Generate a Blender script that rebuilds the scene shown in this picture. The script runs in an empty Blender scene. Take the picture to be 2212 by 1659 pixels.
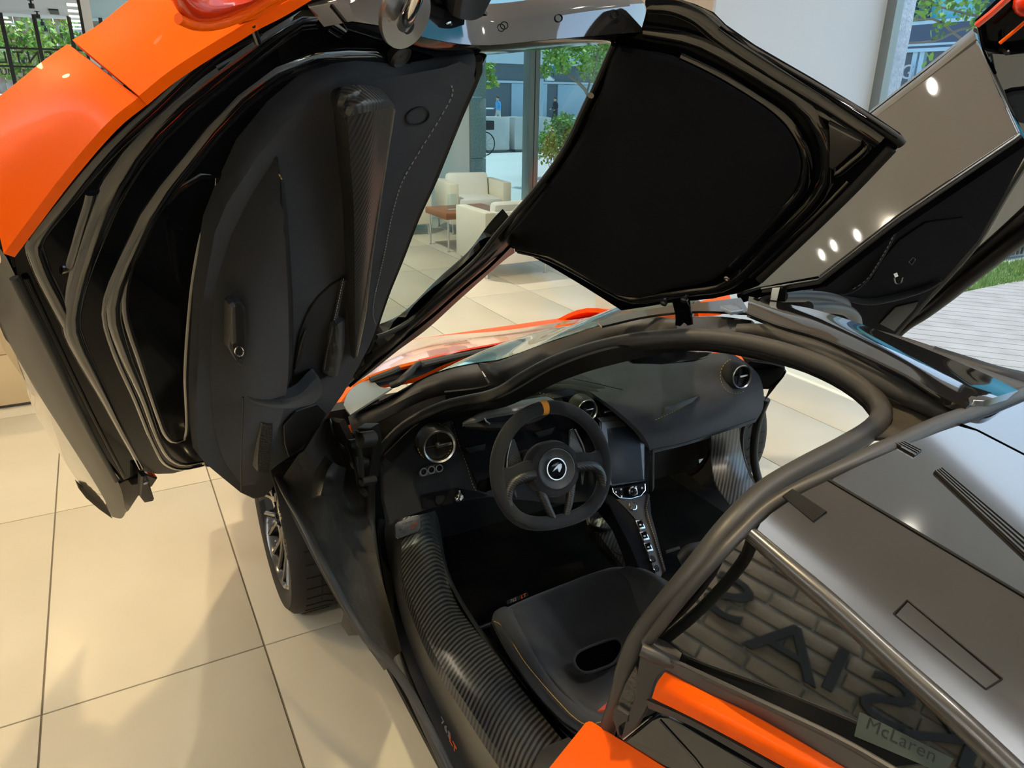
import bpy, bmesh, math, random
from mathutils import Vector, Matrix, Quaternion
random.seed(7)
SC = bpy.context.scene
COL = SC.collection
PI = math.pi

# ---------------------------------------------------------------- camera, world, sun, big lights, exposure
FPX, YAW, PIT, ROL = 1590.41, 0.5006, 0.37146, -0.01398
CAM = Vector((-1.265, 0.0, 1.613))
_fw = Vector((math.sin(YAW)*math.cos(PIT), math.cos(YAW)*math.cos(PIT), -math.sin(PIT)))
_rt = Vector((math.cos(YAW), -math.sin(YAW), 0))
_dn = _fw.cross(_rt)
AX = (math.cos(ROL)*_rt + math.sin(ROL)*_dn)
AY = (-math.sin(ROL)*_rt + math.cos(ROL)*_dn)
AZ = _fw
cam = bpy.data.cameras.new('camera')
cam.sensor_fit = 'HORIZONTAL'; cam.sensor_width = 36.0
cam.lens = FPX/2212*36.0
cam.clip_start = 0.05; cam.clip_end = 300
camo = bpy.data.objects.new('camera', cam); COL.objects.link(camo)
mw = Matrix.Identity(4)
for i, a in enumerate((AX, -AY, -AZ)):
    for j in range(3): mw[j][i] = a[j]
mw.translation = CAM
camo.matrix_world = mw
SC.camera = camo

vs = SC.view_settings
vs.view_transform = 'Standard'; vs.look = 'None'; vs.gamma = 1.0; vs.use_curve_mapping = False
vs.exposure = 0.0

W = bpy.data.worlds.new('sky'); SC.world = W; W.use_nodes = True
nt = W.node_tree; nt.nodes.clear()
sky = nt.nodes.new('ShaderNodeTexSky'); sky.sky_type = 'NISHITA'; sky.sun_disc = False
sky.sun_elevation = math.radians(52); sky.sun_rotation = math.radians(75); sky.air_density = 1.0; sky.dust_density = 1.5
bgn = nt.nodes.new('ShaderNodeBackground'); bgn.inputs[1].default_value = 0.36
out = nt.nodes.new('ShaderNodeOutputWorld')
nt.links.new(sky.outputs[0], bgn.inputs[0]); nt.links.new(bgn.outputs[0], out.inputs[0])

def lamp(name, kind, loc, energy, color=(1,1,1), target=None, size=0.3, size_y=None, angle=None, blend=0.5, radius=0.1):
    l = bpy.data.lights.new(name, kind); l.energy = energy; l.color = color
    if kind == 'AREA':
        l.size = size
        if size_y: l.shape = 'RECTANGLE'; l.size_y = size_y
    elif kind == 'SUN': l.angle = radius
    else: l.shadow_soft_size = radius
    if kind == 'SPOT': l.spot_size = angle; l.spot_blend = blend
    o = bpy.data.objects.new(name, l); COL.objects.link(o); o.location = loc
    if target is not None:
        d = Vector(target) - Vector(loc); o.rotation_euler = d.to_track_quat('-Z', 'Y').to_euler()
    return o
lamp('sun', 'SUN', (12, 10, 20), 4.2, (1.0, 0.95, 0.86), target=(6.2, 8.2, 0), radius=0.01)
# warm ceiling spots over the left aisle, neutral ones over the car and the lounge, added out-of-view area fills that brighten the ceiling
lamp('ceiling_spot', 'SPOT', (-3.1, 5.4, 3.3), 150, (1.0, 0.73, 0.36), target=(-1.7, 2.0, 0), angle=2.0, blend=0.8, radius=0.06)
lamp('ceiling_spot', 'SPOT', (-2.9, 2.6, 3.3), 105, (1.0, 0.70, 0.32), target=(-2.3, 2.2, 0), angle=1.9, blend=0.9, radius=0.06)
lamp('ceiling_spot', 'SPOT', (-0.6, 0.8, 3.3), 215, (1.0, 0.77, 0.44), target=(-1.0, 1.0, 0.0), angle=2.2, blend=0.7, radius=0.06)
lamp('ceiling_spot', 'SPOT', (0.7, 0.0, 3.3), 110, (1.0, 0.94, 0.86), target=(0.6, 0.5, 0), angle=2.0, blend=0.9, radius=0.05)
lamp('ceiling_spot', 'SPOT', (0.4, 4.6, 3.3), 230, (1.0, 0.86, 0.64), target=(0.0, 4.4, 0), angle=2.3, blend=0.9, radius=0.06)
lamp('ceiling_spot', 'SPOT', (0.9, 7.4, 3.3), 420, (1.0, 0.95, 0.84), target=(1.6, 7.4, 0), angle=2.3, blend=0.9, radius=0.06)
lamp('ceiling_fill', 'AREA', (-4.3, 0.5, 3.05), 120, (0.90, 0.95, 1.0), target=(-4.3, 0.5, 9), size=0.2, size_y=6.0)
lamp('ceiling_fill', 'AREA', (2.6, -4.3, 2.7), 150, (0.88, 0.94, 1.0), target=(2.6, -4.3, 9), size=1.2, size_y=0.3)
lamp('ceiling_spot', 'SPOT', (-2.6, -1.2, 3.3), 80, (1.0, 0.92, 0.80), target=(-1.3, 0.6, 1.65), angle=.75, blend=0.9, radius=0.06)  # added unseen fill that brightens the orange door skin and card
lamp('wall_washer', 'SPOT', (-3.2, 1.6, 3.3), 130, (1.0, 0.92, 0.8), target=(-4.6, 1.9, 2.0), angle=2.0, blend=0.8, radius=0.05)
lamp('lobby_panel', 'AREA', (-3, 16, 3.6), 700, (1.0, 0.96, 0.88), target=(-3, 16, 0), size=6, size_y=8)

# ---------------------------------------------------------------- geometry of the view: a pixel of the 2212 x 1659 photo becomes a point on a real surface
def ray(px, py): return (px-1106.0)/FPX*AX + (py-829.5)/FPX*AY + AZ
def hit(px, py, p0, n):
    r = ray(px, py); return CAM + r*(n.dot(p0-CAM)/n.dot(r))
def Xp(px, py, v): r = ray(px, py); return CAM + r*((v-CAM.x)/r.x)
def Yp(px, py, v): r = ray(px, py); return CAM + r*((v-CAM.y)/r.y)
def Zp(px, py, v): r = ray(px, py); return CAM + r*((v-CAM.z)/r.z)
FN = {'x': Xp, 'y': Yp, 'z': Zp}
def P(kind, v, *pts):
    n = len(pts); res = []
    for i, (a, b) in enumerate(pts):
        if isinstance(v, tuple):
            t = i/(n-1)*(len(v)-1) if n > 1 else 0; k = min(int(t), len(v)-2); vv = v[k] + (v[k+1]-v[k])*(t-k)
        else: vv = v
        res.append(FN[kind](a, b, vv))
    return res
def P3(kind, *pts): return [FN[kind](a, b, c) for a, b, c in pts]
class Pl:
    def __init__(s, p, n): s.p = Vector(p); s.n = Vector(n).normalized()
    def off(s, d): return Pl(s.p + s.n*d, s.n)
    def __call__(s, *pts): return [hit(a, b, s.p, s.n) for a, b in pts]
    def at(s, a, b): return hit(a, b, s.p, s.n)
def plane3(a, b, c, toward=CAM):
    n = (b-a).cross(c-a).normalized()
    if n.dot(toward-a) < 0: n = -n
    return Pl(a, n)
# the door swings about the line between its roof hinge and its pillar hinge
H1, H2 = Vector((-.053, 1.243, 1.15)), Vector((-.631, 2.112, .65))
DROT = Matrix.Rotation(1.008, 3, (H2-H1).normalized())
def dopen(p): return H1 + DROT @ (Vector(p)-H1)
MIR = Matrix.Diagonal((-1, 1, 1))
DOOR = Pl(dopen((-.75, 1, .45)), DROT @ Vector((1, 0, -.33)))
ROOF = Pl(dopen((0, 0, 1.12)), DROT @ Vector((0, -.05, -1)))
WIN = plane3(DOOR.at(812, 722), DOOR.at(1035, 122), ROOF.at(1322, 92))
FROOF = Pl(MIR @ dopen((0, 0, 1.14)), MIR @ (DROT @ Vector((0, .05, 1))))
FDOOR = Pl(MIR @ dopen((-.75, 1, .45)), MIR @ (DROT @ Vector((1, 0, -.33))))
DASH = Pl((-.5, 1.72, .72), (0, -1, .30))
DKP = Pl((-.1, .58, 1.143), (0, -.20, 1))
CON = Pl((0, 1.60, .65), (0, -1, .53))

# ---------------------------------------------------------------- materials
MATS = {}
def mat(name, col, rough=0.5, metal=0.0, coat=0.0, spec=0.5, sheen=0.0, bump=None, var=None, emit=None, coat_rough=0.03, ior=None):
    if name in MATS: return MATS[name]
    m = bpy.data.materials.new(name); m.use_nodes = True; t = m.node_tree
    b = t.nodes['Principled BSDF']
    b.inputs['Base Color'].default_value = (*col, 1); b.inputs['Roughness'].default_value = rough
    b.inputs['Metallic'].default_value = metal; b.inputs['Specular IOR Level'].default_value = spec
    b.inputs['Coat Weight'].default_value = coat; b.inputs['Coat Roughness'].default_value = coat_rough
    if ior: b.inputs['IOR'].default_value = ior
    if sheen:
        b.inputs['Sheen Weight'].default_value = sheen; b.inputs['Sheen Roughness'].default_value = 0.45
        b.inputs['Sheen Tint'].default_value = (*[min(1, c*8+.25) for c in col], 1)
    if emit: b.inputs['Emission Color'].default_value = (*emit[0], 1); b.inputs['Emission Strength'].default_value = emit[1]
    tc = None
    if var or bump: tc = t.nodes.new('ShaderNodeTexCoord')
    if var:      # (scale, amount, second colour)
        nz = t.nodes.new('ShaderNodeTexNoise'); nz.inputs['Scale'].default_value = var[0]; nz.inputs['Detail'].default_value = 5
        t.links.new(tc.outputs['Object'], nz.inputs['Vector'])
        cr = t.nodes.new('ShaderNodeValToRGB'); cr.color_ramp.elements[0].position = .5-var[1]; cr.color_ramp.elements[1].position = .5+var[1]
        cr.color_ramp.elements[0].color = (*col, 1); cr.color_ramp.elements[1].color = (*var[2], 1)
        t.links.new(nz.outputs['Fac'], cr.inputs[0]); t.links.new(cr.outputs[0], b.inputs['Base Color'])
    if bump:     # (kind, scale, strength, distance)
        bp = t.nodes.new('ShaderNodeBump'); bp.inputs['Strength'].default_value = bump[2]; bp.inputs['Distance'].default_value = bump[3]
        if bump[0] == 'noise':
            n2 = t.nodes.new('ShaderNodeTexNoise'); n2.inputs['Scale'].default_value = bump[1]; n2.inputs['Detail'].default_value = 4
            t.links.new(tc.outputs['Object'], n2.inputs['Vector']); t.links.new(n2.outputs['Fac'], bp.inputs['Height'])
        elif bump[0] == 'wave':
            n2 = t.nodes.new('ShaderNodeTexWave'); n2.wave_type = 'BANDS'; n2.bands_direction = 'DIAGONAL'
            n2.inputs['Scale'].default_value = bump[1]; n2.inputs['Distortion'].default_value = 0.0
            t.links.new(tc.outputs['Object'], n2.inputs['Vector']); t.links.new(n2.outputs['Fac'], bp.inputs['Height'])
        elif bump[0] == 'voronoi':
            n2 = t.nodes.new('ShaderNodeTexVoronoi'); n2.inputs['Scale'].default_value = bump[1]
            t.links.new(tc.outputs['Object'], n2.inputs['Vector']); t.links.new(n2.outputs['Distance'], bp.inputs['Height'])
        t.links.new(bp.outputs[0], b.inputs['Normal'])
    MATS[name] = m; return m
def carbon(name, c0, c1, scale, rough=.45, direction='DIAGONAL', coat=.3, bumpd=.0006, turn=None):
    m = mat(name, c0, rough, coat=coat, coat_rough=.3)
    t = m.node_tree; b = t.nodes['Principled BSDF']
    tc = t.nodes.new('ShaderNodeTexCoord'); w = t.nodes.new('ShaderNodeTexWave'); w.bands_direction = direction
    w.inputs['Scale'].default_value = scale
    if turn is None: t.links.new(tc.outputs['Object'], w.inputs['Vector'])
    else:
        mp = t.nodes.new('ShaderNodeMapping'); mp.inputs['Rotation'].default_value = (0, 0, math.radians(turn)); w.bands_direction = 'X'
        t.links.new(tc.outputs['Object'], mp.inputs[0]); t.links.new(mp.outputs[0], w.inputs['Vector'])
    cr = t.nodes.new('ShaderNodeValToRGB'); cr.color_ramp.elements[0].position = .35; cr.color_ramp.elements[1].position = .65
    cr.color_ramp.elements[0].color = (*c0, 1); cr.color_ramp.elements[1].color = (*c1, 1)
    t.links.new(w.outputs['Fac'], cr.inputs[0]); t.links.new(cr.outputs[0], b.inputs['Base Color'])
    bp = t.nodes.new('ShaderNodeBump'); bp.inputs['Strength'].default_value = .6; bp.inputs['Distance'].default_value = bumpd
    t.links.new(w.outputs['Fac'], bp.inputs['Height']); t.links.new(bp.outputs[0], b.inputs['Normal'])
    return m
def pane_mat(name, tint, refl=1.0, rough=0.0):
    m = bpy.data.materials.new(name); m.use_nodes = True; t = m.node_tree; t.nodes.clear()
    tr = t.nodes.new('ShaderNodeBsdfTransparent'); tr.inputs[0].default_value = (*tint, 1)
    gl = t.nodes.new('ShaderNodeBsdfGlossy'); gl.inputs['Roughness'].default_value = rough; gl.inputs[0].default_value = (refl, refl, refl, 1)
    fr = t.nodes.new('ShaderNodeFresnel'); ge = t.nodes.new('ShaderNodeNewGeometry')
    mr = t.nodes.new('ShaderNodeMapRange'); mr.inputs[3].default_value = 1.5; mr.inputs[4].default_value = 1/1.5
    t.links.new(ge.outputs['Backfacing'], mr.inputs[0]); t.links.new(mr.outputs[0], fr.inputs[0])
    mx = t.nodes.new('ShaderNodeMixShader'); o = t.nodes.new('ShaderNodeOutputMaterial')
    t.links.new(fr.outputs[0], mx.inputs[0]); t.links.new(tr.outputs[0], mx.inputs[1]); t.links.new(gl.outputs[0], mx.inputs[2]); t.links.new(mx.outputs[0], o.inputs[0])
    MATS[name] = m; return m

ORANGE = mat('orange_paint', (.97, .112, .0), .42, coat=.08, spec=.12)
REDORANGE = mat('gloss_orange_paint', (.72, .035, .003), .25, coat=1.0)
PIANO = mat('gloss_black_paint', (.0025, .0027, .0032), .07, coat=0, spec=.5, ior=1.13)
PIANO_R = mat('gloss_black_ridge', (.003, .003, .0035), .08, coat=1.0, spec=.5)
PIANO_G = mat('gloss_black_roof', (.010, .010, .011), .06, coat=1.0, spec=.7)
DECK = mat('satin_black_deck', (.012, .012, .013), .085, coat=.6, spec=1.0, coat_rough=.05, ior=1.75)
GREYGLOSS = mat('dark_roof_glass', (.012, .012, .013), .04, coat=1.0, spec=1.0, ior=1.9)
RUBBER = mat('dark_rubber', (.040, .038, .036), .48, spec=.45, bump=('noise', 300, .1, .0005))
RUBBER2 = mat('black_rubber', (.010, .010, .010), .5, spec=.4)
PLASTIC = mat('matt_black_plastic', (.013, .013, .013), .5, spec=.4, bump=('noise', 500, .1, .0004))
BLACK = mat('deep_black_trim', (.004, .004, .004), .6, spec=.3)
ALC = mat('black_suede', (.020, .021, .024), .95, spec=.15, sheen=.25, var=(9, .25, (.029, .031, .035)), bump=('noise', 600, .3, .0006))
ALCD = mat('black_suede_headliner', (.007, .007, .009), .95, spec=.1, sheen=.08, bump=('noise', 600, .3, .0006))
CARPET = mat('black_carpet', (.004, .004, .004), 1.0, spec=.05, bump=('noise', 500, .8, .002))
CARB = carbon('satin_carbon_fibre', (.010, .010, .010), (.030, .029, .027), 70)
CARBW = carbon('ribbed_carbon_sill', (.008, .008, .008), (.050, .048, .045), 30, rough=.36, bumpd=.0007, turn=-131)
SATIN = mat('satin_black_carbon', (.040, .037, .033), .34, spec=.6, coat=.25, coat_rough=.35)
GREYP = mat('grey_satin_plastic', (.035, .034, .032), .5, spec=.5)
FELT = mat('rough_black_liner', (.028, .025, .021), .65, spec=.45, bump=('noise', 18, .7, .008), var=(6, .2, (.060, .050, .040)))
CHROME = mat('polished_chrome', (.75, .76, .78), .12, metal=1)
STEEL = mat('satin_steel', (.45, .46, .48), .3, metal=1)
DKSTEEL = mat('dark_steel', (.12, .12, .13), .3, metal=1)
SCREEN = mat('screen_glass', (.007, .010, .016), .35, spec=.15)
YSTITCH = mat('gold_thread', (.42, .25, .06), .7)
WSTITCH = mat('pale_thread', (.35, .34, .33), .7)
YMARK = mat('orange_marker_suede', (.75, .30, .03), .8)
ORTEXT = mat('orange_print', (.85, .10, .01), .5)
GRTEXT = mat('grey_print', (.22, .22, .22), .5)
TEXTW = mat('pale_print', (.55, .56, .58), .5)
CLEAR = pane_mat('door_window_glass', (.95, .998, .985), .12)
WSCREEN = pane_mat('windscreen_glass', (.75, .85, .82), 1.0)
SHOPGLASS = pane_mat('shop_window_glass', (.82, .975, .995), .35)
SIDEGLASS_SHOP = pane_mat('side_window_glass', (.86, .95, .97), .5)
QGLASS = mat('tinted_quarter_glass', (.004, .005, .005), .02, coat=1.0, spec=1.0, ior=2.0)
TYRE = mat('tyre_rubber', (.020, .019, .018), .65, spec=.3)
ALLOY = mat('gloss_black_alloy', (.012, .012, .013), .15, coat=1.0)
TILE = mat('cream_floor_tile', (.58, .53, .41), .34, spec=.35, var=(2.2, .22, (.64, .585, .46)))
GROUT = mat('grey_grout', (.25, .22, .18), .9)
WHITEW = mat('white_wall_paint', (.82, .84, .85), .6)
BEIGEW = mat('beige_paint_and_warm_light', (.66, .58, .48), .6)
CEILW = mat('white_ceiling_paint', (.86, .85, .83), .7)
LEATHER = mat('cream_leather', (.90, .85, .70), .5, spec=.3)
LEATHERW = mat('white_leather', (.92, .91, .85), .5, spec=.3)
WOOD = mat('red_brown_wood', (.33, .13, .05), .4, bump=('noise', 40, .1, .001))
GRANITE = mat('speckled_granite', (.62, .62, .64), .6, var=(60, .1, (.42, .42, .45)))
ALU = mat('grey_aluminium', (.30, .33, .32), .4, metal=.7)
DKALU = mat('dark_bronze_frame', (.05, .045, .04), .4, metal=.5)

# ---------------------------------------------------------------- mesh helpers
def rs(pts, n, closed=False, smooth=True):
    pts = [Vector(p) for p in pts]; m = len(pts)
    dense = []
    segs = m if closed else m-1
    for i in range(segs):
        p1, p2 = pts[i], pts[(i+1) % m]
        p0 = pts[i-1] if (i > 0 or closed) else p1*2-p2
        p3 = pts[(i+2) % m] if (i+2 < m or closed) else p2*2-p1
        if smooth:
            # centripetal parameterisation keeps uneven control points from overshooting
            def k(a, b): return max((a-b).length, 1e-6)**.5
            t0 = 0; t1 = t0+k(p0, p1); t2 = t1+k(p1, p2); t3 = t2+k(p2, p3)
        for s in range(8):
            u = s/8
            if smooth:
                t = t1+(t2-t1)*u
                A1 = p0*((t1-t)/(t1-t0))+p1*((t-t0)/(t1-t0)); A2 = p1*((t2-t)/(t2-t1))+p2*((t-t1)/(t2-t1)); A3 = p2*((t3-t)/(t3-t2))+p3*((t-t2)/(t3-t2))
                B1 = A1*((t2-t)/(t2-t0))+A2*((t-t0)/(t2-t0)); B2 = A2*((t3-t)/(t3-t1))+A3*((t-t1)/(t3-t1))
                dense.append(B1*((t2-t)/(t2-t1))+B2*((t-t1)/(t2-t1)))
            else: dense.append(p1.lerp(p2, u))
    dense.append(pts[0] if closed else pts[-1])
    L = [0.0]
    for a, b in zip(dense, dense[1:]): L.append(L[-1]+(b-a).length)
    tot = L[-1]; res = []; j = 0
    for i in range(n):
        t = tot*i/(n if closed else n-1)
        while j < len(L)-2 and L[j+1] < t: j += 1
        d = L[j+1]-L[j]; res.append(dense[j].lerp(dense[j+1], (t-L[j])/d if d > 1e-9 else 0))
    return res
class B:
    """collects shapes for one mesh object"""
    def __init__(s): s.bm = bmesh.new(); s.flip = []
    def sheet(s, rows, n=24, back=None, th=0.006, smooth=True, m=None, resample=True):
        if resample: rows = [rs(r, n, smooth=smooth) for r in rows]
        n = len(rows[0])
        if m:
            cols = [rs([r[i] for r in rows], m) for i in range(n)]
            rows = [[cols[i][j] for i in range(n)] for j in range(m)]
        R = len(rows)
        if back is None:
            c = rows[R//2][n//2]; nn = (rows[-1][n//2]-rows[0][n//2]).cross(rows[R//2][-1]-rows[R//2][0]).normalized()
            if nn.dot(CAM-c) > 0: nn = -nn
            back = nn*th
        f = [[s.bm.verts.new(p) for p in r] for r in rows]
        g = [[s.bm.verts.new(p+back) for p in r] for r in rows]
        for i in range(R-1):
            for j in range(n-1):
                s.bm.faces.new((f[i][j], f[i][j+1], f[i+1][j+1], f[i+1][j]))
                s.bm.faces.new((g[i][j], g[i+1][j], g[i+1][j+1], g[i][j+1]))
        for i in range(R-1):
            s.bm.faces.new((f[i][0], f[i+1][0], g[i+1][0], g[i][0])); s.bm.faces.new((f[i][-1], g[i][-1], g[i+1][-1], f[i+1][-1]))
        for j in range(n-1):
            s.bm.faces.new((f[0][j], g[0][j], g[0][j+1], f[0][j+1])); s.bm.faces.new((f[-1][j], f[-1][j+1], g[-1][j+1], g[-1][j]))
        return s
    def slab(s, pts, back, bev=0.0, smooth=0, seg=2):
        """flat outline extruded along back, front edge rounded"""
        if smooth: pts = rs(pts, smooth, closed=True)
        pts = [Vector(p) for p in pts]; back = Vector(back)
        b2 = bmesh.new()
        vs_ = [b2.verts.new(p) for p in pts]; f = b2.faces.new(vs_)
        gs = [b2.verts.new(p+back) for p in pts]; b2.faces.new(list(reversed(gs)))
        n = len(pts)
        for i in range(n): b2.faces.new((vs_[i], gs[i], gs[(i+1) % n], vs_[(i+1) % n]))
        if bev:
            ed = [e for e in b2.edges if e.verts[0] in vs_ and e.verts[1] in vs_]
            bmesh.ops.bevel(b2, geom=ed, offset=bev, segments=seg, affect='EDGES', profile=.5)
        for f in b2.faces:          # the flat faces stay flat: their outline edges are hard
            if len(f.verts) > 5:
                for e in f.edges: e.smooth = False
        bmesh.ops.triangulate(b2, faces=[f for f in b2.faces if len(f.verts) > 4])
        s._merge(b2); return s
    def _merge(s, b2):
        me = bpy.data.meshes.new('tmp'); b2.to_mesh(me); b2.free(); s.bm.from_mesh(me); bpy.data.meshes.remove(me)
    def tube(s, pts, r, n=10, closed=False, res=None, caps=True, flat=None):
        if res: pts = rs(pts, res, closed=closed)
        pts = [Vector(p) for p in pts]; m = len(pts)
        rr = r if isinstance(r, (list, tuple)) else [r]*m
        if len(rr) != m: rr = [rr[min(int(i/(m-1)*(len(rr)-1)), len(rr)-2)]*(1-(i/(m-1)*(len(rr)-1)-min(int(i/(m-1)*(len(rr)-1)), len(rr)-2))) + rr[min(int(i/(m-1)*(len(rr)-1)), len(rr)-2)+1]*(i/(m-1)*(len(rr)-1)-min(int(i/(m-1)*(len(rr)-1)), len(rr)-2)) for i in range(m)]
        T = []
        for i in range(m):
            a = pts[i-1] if (i > 0 or closed) else pts[i]; b = pts[(i+1) % m] if (i < m-1 or closed) else pts[i]
            T.append((b-a).normalized())
        u = T[0].orthogonal().normalized() if flat is None else (flat - T[0]*flat.dot(T[0])).normalized()
        rings = []
        for i in range(m):
            if flat is not None: u = (flat - T[i]*flat.dot(T[i])).normalized()
            else: u = (u - T[i]*u.dot(T[i])).normalized()
            v = T[i].cross(u)
            k = .5 if flat is not None else 1.0
            rings.append([s.bm.verts.new(pts[i] + (u*math.cos(2*PI*j/n)*k + v*math.sin(2*PI*j/n))*rr[i]) for j in range(n)])
        for i in range(m if closed else m-1):
            a, b = rings[i], rings[(i+1) % m]
            for j in range(n): s.bm.faces.new((a[j], a[(j+1) % n], b[(j+1) % n], b[j]))
        if caps and not closed:
            s.bm.faces.new(list(reversed(rings[0]))); s.bm.faces.new(rings[-1])
        return s
    def lathe(s, prof, c, ax, n=32, caps=True, sx=1.0, xdir=None):
        """prof: (radius, height along ax)"""
        ax = Vector(ax).normalized(); c = Vector(c)
        u = (Vector(xdir) - ax*Vector(xdir).dot(ax)).normalized() if xdir else ax.orthogonal().normalized(); v = ax.cross(u)
        rings = [[s.bm.verts.new(c + ax*h + (u*math.cos(2*PI*j/n)*sx + v*math.sin(2*PI*j/n))*max(r, 1e-4)) for j in range(n)] for r, h in prof]
        for a, b in zip(rings, rings[1:]):
            for j in range(n): s.bm.faces.new((a[j], a[(j+1) % n], b[(j+1) % n], b[j]))
        if caps:
            s.bm.faces.new(list(reversed(rings[0]))); s.bm.faces.new(rings[-1])
        return s
    def box(s, lo, hi, bev=0.0, rot=None, c=None):
        lo, hi = Vector(lo), Vector(hi); b2 = bmesh.new()
        bmesh.ops.create_cube(b2, size=1.0)
        for v in b2.verts: v.co = Vector([(lo[k]+hi[k])/2 + v.co[k]*(hi[k]-lo[k]) for k in range(3)])
        if bev: bmesh.ops.bevel(b2, geom=list(b2.edges), offset=bev, segments=2, affect='EDGES', profile=.5)
        if rot is not None:
            for v in b2.verts: v.co = rot @ (v.co-Vector(c)) + Vector(c)
        s._merge(b2); return s
    def quad(s, a, b, c, d):
        s.bm.faces.new([s.bm.verts.new(Vector(p)) for p in (a, b, c, d)]); return s
    def ball(s, c, r, n=10, sc=(1, 1, 1)):
        b2 = bmesh.new(); bmesh.ops.create_uvsphere(b2, u_segments=n, v_segments=max(5, n//2+1), radius=r)
        for v in b2.verts: v.co = Vector((v.co.x*sc[0], v.co.y*sc[1], v.co.z*sc[2]))+Vector(c)
        s._merge(b2); return s
    def dashes(s, pts, L=.006, gap=.004, r=.0009, lift=Vector((0, 0, 0))):
        pts = rs(pts, 60); tot = sum((b-a).length for a, b in zip(pts, pts[1:])); n = max(2, int(tot/(L+gap)))
        q = rs(pts, n*2+1, smooth=False)
        for i in range(n): s.tube([q[2*i]+lift, q[2*i+1]+lift], r, n=4)
        return s
    def build(s, name, m, parent=None, ang=38, label=None):
        bmesh.ops.recalc_face_normals(s.bm, faces=list(s.bm.faces))
        th = math.radians(ang)
        for f in s.bm.faces: f.smooth = True
        for e in s.bm.edges:
            if e.smooth and len(e.link_faces) == 2 and e.calc_face_angle(0) > th: e.smooth = False
        me = bpy.data.meshes.new(name); s.bm.to_mesh(me); s.bm.free()
        me.materials.append(m)
        o = bpy.data.objects.new(name, me); COL.objects.link(o)
        if parent is not None: adopt(o, parent)
        if label: o['label'] = label
        return o
def adopt(o, parent):
    o.parent = parent; o.matrix_parent_inverse = Matrix.Translation(-wloc(parent))
def wloc(o):
    v = Vector(o.location)
    return v
def thing(name, label, cat, loc=(0, 0, 0), group=None):
    o = bpy.data.objects.new(name, None); COL.objects.link(o); o.location = loc; o.empty_display_size = .1
    o['label'] = label; o['category'] = cat
    if group: o['group'] = group
    return o
def tag(o, label, cat, group=None):
    o['label'] = label; o['category'] = cat
    if group: o['group'] = group
    return o
def struct(o): o['kind'] = 'structure'; return o
def stuff(o): o['kind'] = 'stuff'; return o
def text_mesh(body, o0, xd, yd, size, m, name, parent, depth=.0006, shear=0.0, align='CENTER', width=1.0, label=None, xs=1.0):
    cu = bpy.data.curves.new('t', 'FONT'); cu.body = body; cu.size = size; cu.extrude = depth; cu.shear = shear
    cu.align_x = align; cu.align_y = 'CENTER'; cu.space_character = width; cu.resolution_u = 3
    to = bpy.data.objects.new('t', cu); COL.objects.link(to)
    dg = bpy.context.evaluated_depsgraph_get(); dg.update()
    me = bpy.data.meshes.new_from_object(to.evaluated_get(dg)); bpy.data.objects.remove(to); bpy.data.curves.remove(cu)
    xd = Vector(xd).normalized(); yd = Vector(yd); yd = (yd - xd*yd.dot(xd)).normalized(); zd = xd.cross(yd)
    for v in me.vertices: v.co = Vector(o0) + xd*v.co.x*xs + yd*v.co.y + zd*v.co.z
    me.materials.clear(); me.materials.append(m); me.name = name
    ob = bpy.data.objects.new(name, me); COL.objects.link(ob)
    if parent is not None: adopt(ob, parent)
    if label: ob['label'] = label
    return ob
# ================================================================ the room
def inview(p, mx=60):
    d = Vector(p)-CAM; z = d.dot(AZ)
    if z < .05: return False
    u = 1106+FPX*d.dot(AX)/z; v = 829.5+FPX*d.dot(AY)/z
    return -mx < u < 2212+mx and -mx < v < 1659+mx
floor = struct(B().box((-6, -4.5, -.12), (3.42, 25, -.006)).build('floor', GROUT))
tx0, ty0, tw, tl, gap = -1.648, 1.991, .6, 1.2, .0055
tb = B().box((0, 0, -.006), (tw-gap, tl-gap, 0.0), bev=.0012).build('tile', TILE, floor)
first = True; rest = B(); cnt = 0
cand = []
for i in range(-8, 9):
    for j in range(-6, 20):
        x, y = tx0+i*tw, ty0+j*tl
        if x+tw > 3.43: continue
        vis = any(inview((x+a*tw, y+b*tl, 0)) for a in (0, .25, .5, .75, 1) for b in (0, .25, .5, .75, 1))
        cand.append((0 if vis else 1, (Vector((x+.3, y+.6, 0))-CAM).length, x, y))
cand.sort()
for k, (nv, d, x, y) in enumerate(cand):
    if not nv and cnt < 280:
        o = tb if first else tb.copy()
        if not first: COL.objects.link(o)
        first = False; cnt += 1; o.location = (x+gap/2, y+gap/2, 0)
    else: rest.box((x+gap/2, y+gap/2, -.006), (x+tw-gap/2, y+tl-gap/2, 0))
stuff(rest.build('outlying_tiles', TILE, floor))
struct(B().box((-6, -4.5, 3.4), (3.36, 25, 3.6)).build('ceiling', CEILW))
wf = struct(B().box((1.915, 3.51, 0), (3.36, 4.47, 3.4)).build('wall_front', WHITEW))
struct(B().box((1.895, 3.505, 0), (1.915, 4.47, 3.4)).build('warm_lit_wall_end', BEIGEW))  # thin sheet on the white wall's end; warm room light put into its beige
wb = struct(B().box((-6, -4.6, 0), (3.42, -4.45, 3.4)).build('wall_back', WHITEW))
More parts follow.
